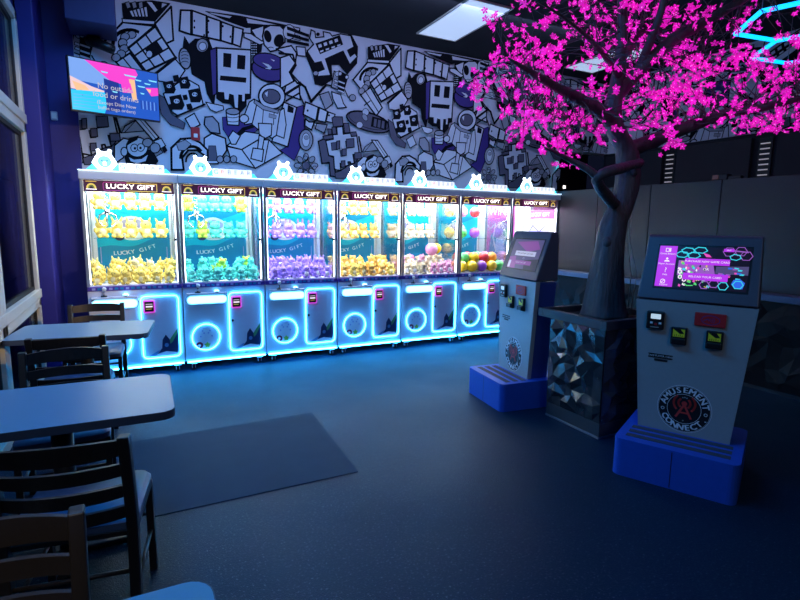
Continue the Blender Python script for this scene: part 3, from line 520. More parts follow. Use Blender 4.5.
(0,0.011,1,[-0.024,2.309,0.035,2.28,0.112,2.293,0.193,2.357,0.157,2.263,0.063,2.231,-0.005,2.252]),
(0,0.011,1,[-0.026,2.358,-0.032,2.333,-0.045,2.314,-0.062,2.306,-0.078,2.312,-0.09,2.329,-0.093,2.353,-0.087,2.378,-0.074,2.397,-0.057,2.405,-0.041,2.4,-0.029,2.383]),
(2,0.011,1,[0.237,2.478,0.23,2.457,0.215,2.44,0.193,2.429,0.169,2.427,0.149,2.435,0.135,2.45,0.131,2.47,0.137,2.49,0.152,2.508,0.174,2.519,0.198,2.521,0.218,2.513,0.232,2.498]),
(2,0.011,1,[0.313,2.425,0.306,2.4,0.29,2.379,0.268,2.366,0.244,2.364,0.223,2.374,0.209,2.393,0.205,2.417,0.212,2.442,0.228,2.463,0.25,2.476,0.274,2.478,0.295,2.469,0.309,2.45]),
(0,0.019,1,[2.048,3.134,2.219,3.085,2.186,2.912,2.016,2.976]),
(0,0.019,1,[2.235,3.083,2.346,3.046,2.314,2.905,2.203,2.919]),
(0,0.016,1,[2.358,3.04,2.45,3.021,2.424,2.909,2.324,2.918]),
(1,0.002,1,[2.088,3.03,2.085,3.019,2.076,3.014,2.068,3.017,2.064,3.027,2.068,3.038,2.077,3.044,2.085,3.04]),
(1,0.002,1,[2.377,3,2.374,2.99,2.366,2.985,2.359,2.988,2.356,2.998,2.359,3.007,2.366,3.012,2.374,3.009]),
(0,0.02,1,[2.045,2.923,2.095,2.89,2.166,2.897,2.124,2.789,2.034,2.837]),
(2,0.014,1,[2.196,2.881,2.34,2.876,2.298,2.766,2.175,2.812]),
(4,0.02,1,[3.268,2.914,3.249,2.887,3.211,2.865,3.157,2.849,3.09,2.841,3.015,2.841,2.936,2.848,2.857,2.862,2.784,2.882,2.72,2.908,2.669,2.937,2.634,2.967,2.615,2.998,2.615,3.027,2.634,3.053,2.669,3.074,2.72,3.09,2.783,3.099,2.856,3.101,2.934,3.095,3.013,3.082,3.088,3.062,3.155,3.037,3.209,3.008,3.248,2.977,3.268,2.945]),
(4,0.007,1,[3.237,2.934,3.215,2.909,3.171,2.89,3.107,2.88,3.03,2.878,2.946,2.885,2.862,2.9,2.785,2.922,2.72,2.948,2.673,2.978,2.647,3.008,2.644,3.036,2.664,3.06,2.706,3.078,2.766,3.089,2.841,3.092,2.923,3.086,3.008,3.072,3.087,3.051,3.155,3.024,3.205,2.994,3.233,2.963]),
(0,0.007,1,[2.939,3.101,2.932,3.076,2.914,3.057,2.89,3.048,2.865,3.052,2.847,3.068,2.841,3.091,2.847,3.115,2.865,3.134,2.889,3.143,2.914,3.139,2.932,3.124]),
(0,0.007,1,[2.85,2.924,2.844,2.902,2.826,2.884,2.802,2.876,2.777,2.879,2.76,2.894,2.753,2.915,2.759,2.937,2.777,2.955,2.801,2.963,2.826,2.959,2.844,2.945]),
(2,0.007,1,[2.908,2.984,2.889,2.98,2.867,2.988,2.848,3.007,2.838,3.03,2.838,3.052,2.85,3.067,2.869,3.071,2.891,3.063,2.91,3.044,2.92,3.021,2.919,2.999]),
(1,0.004,1,[2.991,3.047,3.208,3.019,3.198,2.886,2.969,2.915]),
(4,0.004,1,[3.018,3.026,3.059,3.02,3.05,2.913,3.005,2.921]),
(4,0.004,1,[3.077,3.018,3.118,3.012,3.11,2.906,3.064,2.914]),
(4,0.004,1,[3.137,3.009,3.178,3.004,3.17,2.9,3.124,2.908]),
(4,0.019,1,[2.214,2.654,2.329,2.711,2.369,2.481,2.426,2.462,2.455,2.211,2.378,2.217,2.362,2.393,2.263,2.373]),
(4,0.01,1,[2.442,2.26,2.539,2.305,2.648,2.381,2.791,2.451,2.769,2.268,2.615,2.199,2.454,2.191]),
(4,0.01,1,[2.714,2.525,2.802,2.552,2.791,2.481,2.725,2.406]),
(0,0.018,1,[2.318,2.672,2.423,2.7,2.415,2.757,2.479,2.767,2.47,2.859,2.556,2.875,2.566,2.778,2.668,2.799,2.681,2.757,2.76,2.771,2.796,2.541,2.703,2.521,2.725,2.406,2.67,2.393,2.663,2.422,2.633,2.416,2.637,2.371,2.554,2.352,2.55,2.395,2.52,2.389,2.528,2.295,2.438,2.309,2.426,2.476,2.358,2.485]),
(4,0.008,1,[2.391,2.649,2.478,2.665,2.486,2.568,2.401,2.552]),
(4,0.008,1,[2.594,2.69,2.69,2.71,2.703,2.612,2.607,2.593]),
(4,0.008,1,[2.518,2.559,2.572,2.571,2.583,2.492,2.529,2.481]),
(4,0.012,1,[2.404,2.968,2.435,2.99,2.552,2.998,2.562,2.887,2.424,2.855]),
(4,0.012,1,[2.569,2.917,2.642,2.924,2.663,2.808,2.581,2.791]),
(4,0.012,1,[2.403,2.853,2.458,2.858,2.47,2.77,2.413,2.761]),
(4,0.012,1,[2.277,2.726,2.413,2.757,2.423,2.709,2.297,2.68]),
(4,0.012,1,[2.659,2.808,2.747,2.825,2.764,2.772,2.685,2.757]),
(4,0.012,1,[2.344,2.824,2.399,2.829,2.402,2.76,2.35,2.751]),
(2,0.015,1,[2.141,2.667,2.136,2.625,2.122,2.587,2.101,2.555,2.075,2.534,2.046,2.526,2.017,2.53,1.992,2.547,1.972,2.575,1.959,2.611,1.955,2.651,1.96,2.692,1.974,2.73,1.995,2.761,2.021,2.782,2.049,2.791,2.078,2.788,2.103,2.771,2.124,2.743,2.137,2.707]),
(0,0.007,1,[2.1,2.663,2.092,2.619,2.073,2.585,2.046,2.571,2.02,2.581,2.002,2.612,1.995,2.655,2.003,2.699,2.022,2.732,2.049,2.746,2.075,2.737,2.094,2.706]),
(2,0.004,1,[2.084,2.69,2.078,2.674,2.062,2.663,2.042,2.662,2.026,2.67,2.02,2.685,2.026,2.701,2.042,2.712,2.062,2.714,2.078,2.706]),
(2,0.01,1,[2.207,2.344,2.2,2.327,2.182,2.314,2.157,2.308,2.133,2.311,2.115,2.322,2.108,2.338,2.115,2.355,2.133,2.368,2.158,2.374,2.183,2.371,2.201,2.36]),
(2,0.01,1,[2.157,2.231,2.14,2.223,2.119,2.226,2.098,2.238,2.084,2.257,2.081,2.277,2.089,2.293,2.106,2.302,2.127,2.299,2.148,2.287,2.162,2.268,2.165,2.248]),
(2,0.01,1,[2.041,2.18,2.024,2.185,2.012,2.201,2.007,2.224,2.012,2.248,2.025,2.265,2.042,2.273,2.06,2.267,2.072,2.251,2.076,2.228,2.071,2.205,2.058,2.187]),
(2,0.01,1,[1.928,2.219,1.92,2.234,1.924,2.255,1.938,2.275,1.959,2.289,1.98,2.294,1.997,2.288,2.004,2.272,2,2.252,1.986,2.232,1.965,2.217,1.944,2.213]),
(2,0.01,1,[1.883,2.324,1.889,2.341,1.907,2.354,1.931,2.36,1.955,2.357,1.972,2.346,1.979,2.33,1.972,2.313,1.954,2.3,1.93,2.295,1.906,2.298,1.889,2.308]),
(2,0.01,1,[1.931,2.435,1.948,2.443,1.969,2.441,1.989,2.429,2.002,2.411,2.006,2.391,1.998,2.375,1.981,2.366,1.96,2.369,1.94,2.38,1.927,2.399,1.923,2.419]),
(2,0.01,1,[2.045,2.487,2.062,2.483,2.075,2.467,2.079,2.444,2.074,2.421,2.061,2.403,2.044,2.396,2.027,2.401,2.015,2.417,2.01,2.439,2.015,2.462,2.028,2.48]),
(2,0.01,1,[2.16,2.451,2.167,2.435,2.163,2.414,2.149,2.394,2.128,2.379,2.107,2.374,2.09,2.381,2.082,2.396,2.086,2.417,2.1,2.437,2.121,2.452,2.143,2.457]),
(4,0.008,1,[2.096,2.337,2.089,2.312,2.069,2.292,2.042,2.284,2.016,2.289,1.997,2.306,1.991,2.331,1.998,2.356,2.017,2.376,2.044,2.384,2.07,2.379,2.089,2.362]),
(2,0.007,1,[2.067,2.432,2.061,2.415,2.047,2.405,2.029,2.404,2.015,2.412,2.01,2.428,2.016,2.444,2.03,2.455,2.047,2.456,2.062,2.447]),
(2,0.007,1,[2.184,2.314,2.179,2.3,2.167,2.291,2.151,2.29,2.139,2.297,2.135,2.311,2.139,2.325,2.152,2.334,2.167,2.335,2.179,2.327]),
(2,0.01,1,[3.063,2.469,3.178,2.517,3.25,2.378,3.11,2.287])]
LIMBS={'T':[(3.375,2.95,0.867,0.1754),(3.371,2.95,1.024,0.1419),(3.38,2.95,1.283,0.1207),(3.406,2.95,1.579,0.1038),(3.508,2.95,1.802,0.0922),(3.535,2.95,1.975,0.0919),(3.502,2.95,2.175,0.087),(3.375,2.95,2.316,0.0776),(3.307,2.95,2.443,0.069),(3.346,2.95,2.696,0.0534),(3.359,2.95,2.985,0.0416),(3.329,2.95,3.261,0.0335),(3.256,2.95,3.554,0.0219)],'elbow':[(3.537,2.85,2.082,0.0351),(3.149,2.72,2.003,0.0399),(2.986,2.75,1.94,0.0359),(3.133,2.85,1.874,0.0412),(3.375,2.93,1.766,0.0472)],'spur':[(2.997,2.75,1.933,0.0288),(2.915,2.8,2.003,0.0252),(2.806,2.85,2.057,0.0186),(2.567,2.85,2.128,0.0111)],'left':[(3.322,2.95,2.4,0.0615),(3.04,2.9,2.463,0.0477),(2.694,2.82,2.502,0.0345),(2.361,2.75,2.552,0.0226),(2.1,2.7,2.604,0.0049)],'up':[(3.336,2.95,2.585,0.0612),(3.417,2.9,2.694,0.0532),(3.497,2.8,2.823,0.0485),(3.622,2.7,2.969,0.0442),(3.802,2.6,3.08,0.0366),(4.053,2.5,3.243,0.0293),(4.256,2.4,3.397,0.0182)],'pale':[(3.456,2.85,2.773,0.0339),(3.436,2.75,2.967,0.0291),(3.455,2.7,3.144,0.0244),(3.421,2.65,3.369,0.014)],'low':[(3.489,2.95,2.189,0.0631),(3.688,2.85,2.268,0.0551),(3.882,2.7,2.369,0.0465),(4.127,2.55,2.465,0.0384),(4.436,2.4,2.53,0.0269),(4.772,2.3,2.63,0.014)],'lowleft':[(3.348,2.95,2.365,0.0463),(3.409,3.15,2.348,0.0325),(3.279,3.3,2.438,0.0247),(3.043,3.4,2.51,0.0164),(2.733,3.4,2.508,0.0095)],'front':[(3.353,2.95,2.733,0.0381),(2.784,2.6,2.716,0.017),(2.423,2.4,2.701,0.0118),(2.129,2.3,2.724,0.0076),(1.908,2.25,2.74,0.0047)],'back':[(3.352,2.95,2.841,0.038),(4.091,3.3,3.288,0.0305),(5.084,3.6,3.265,0.0262),(5.911,3.7,3.309,0.0219),(6.648,3.7,3.467,0.015)]}
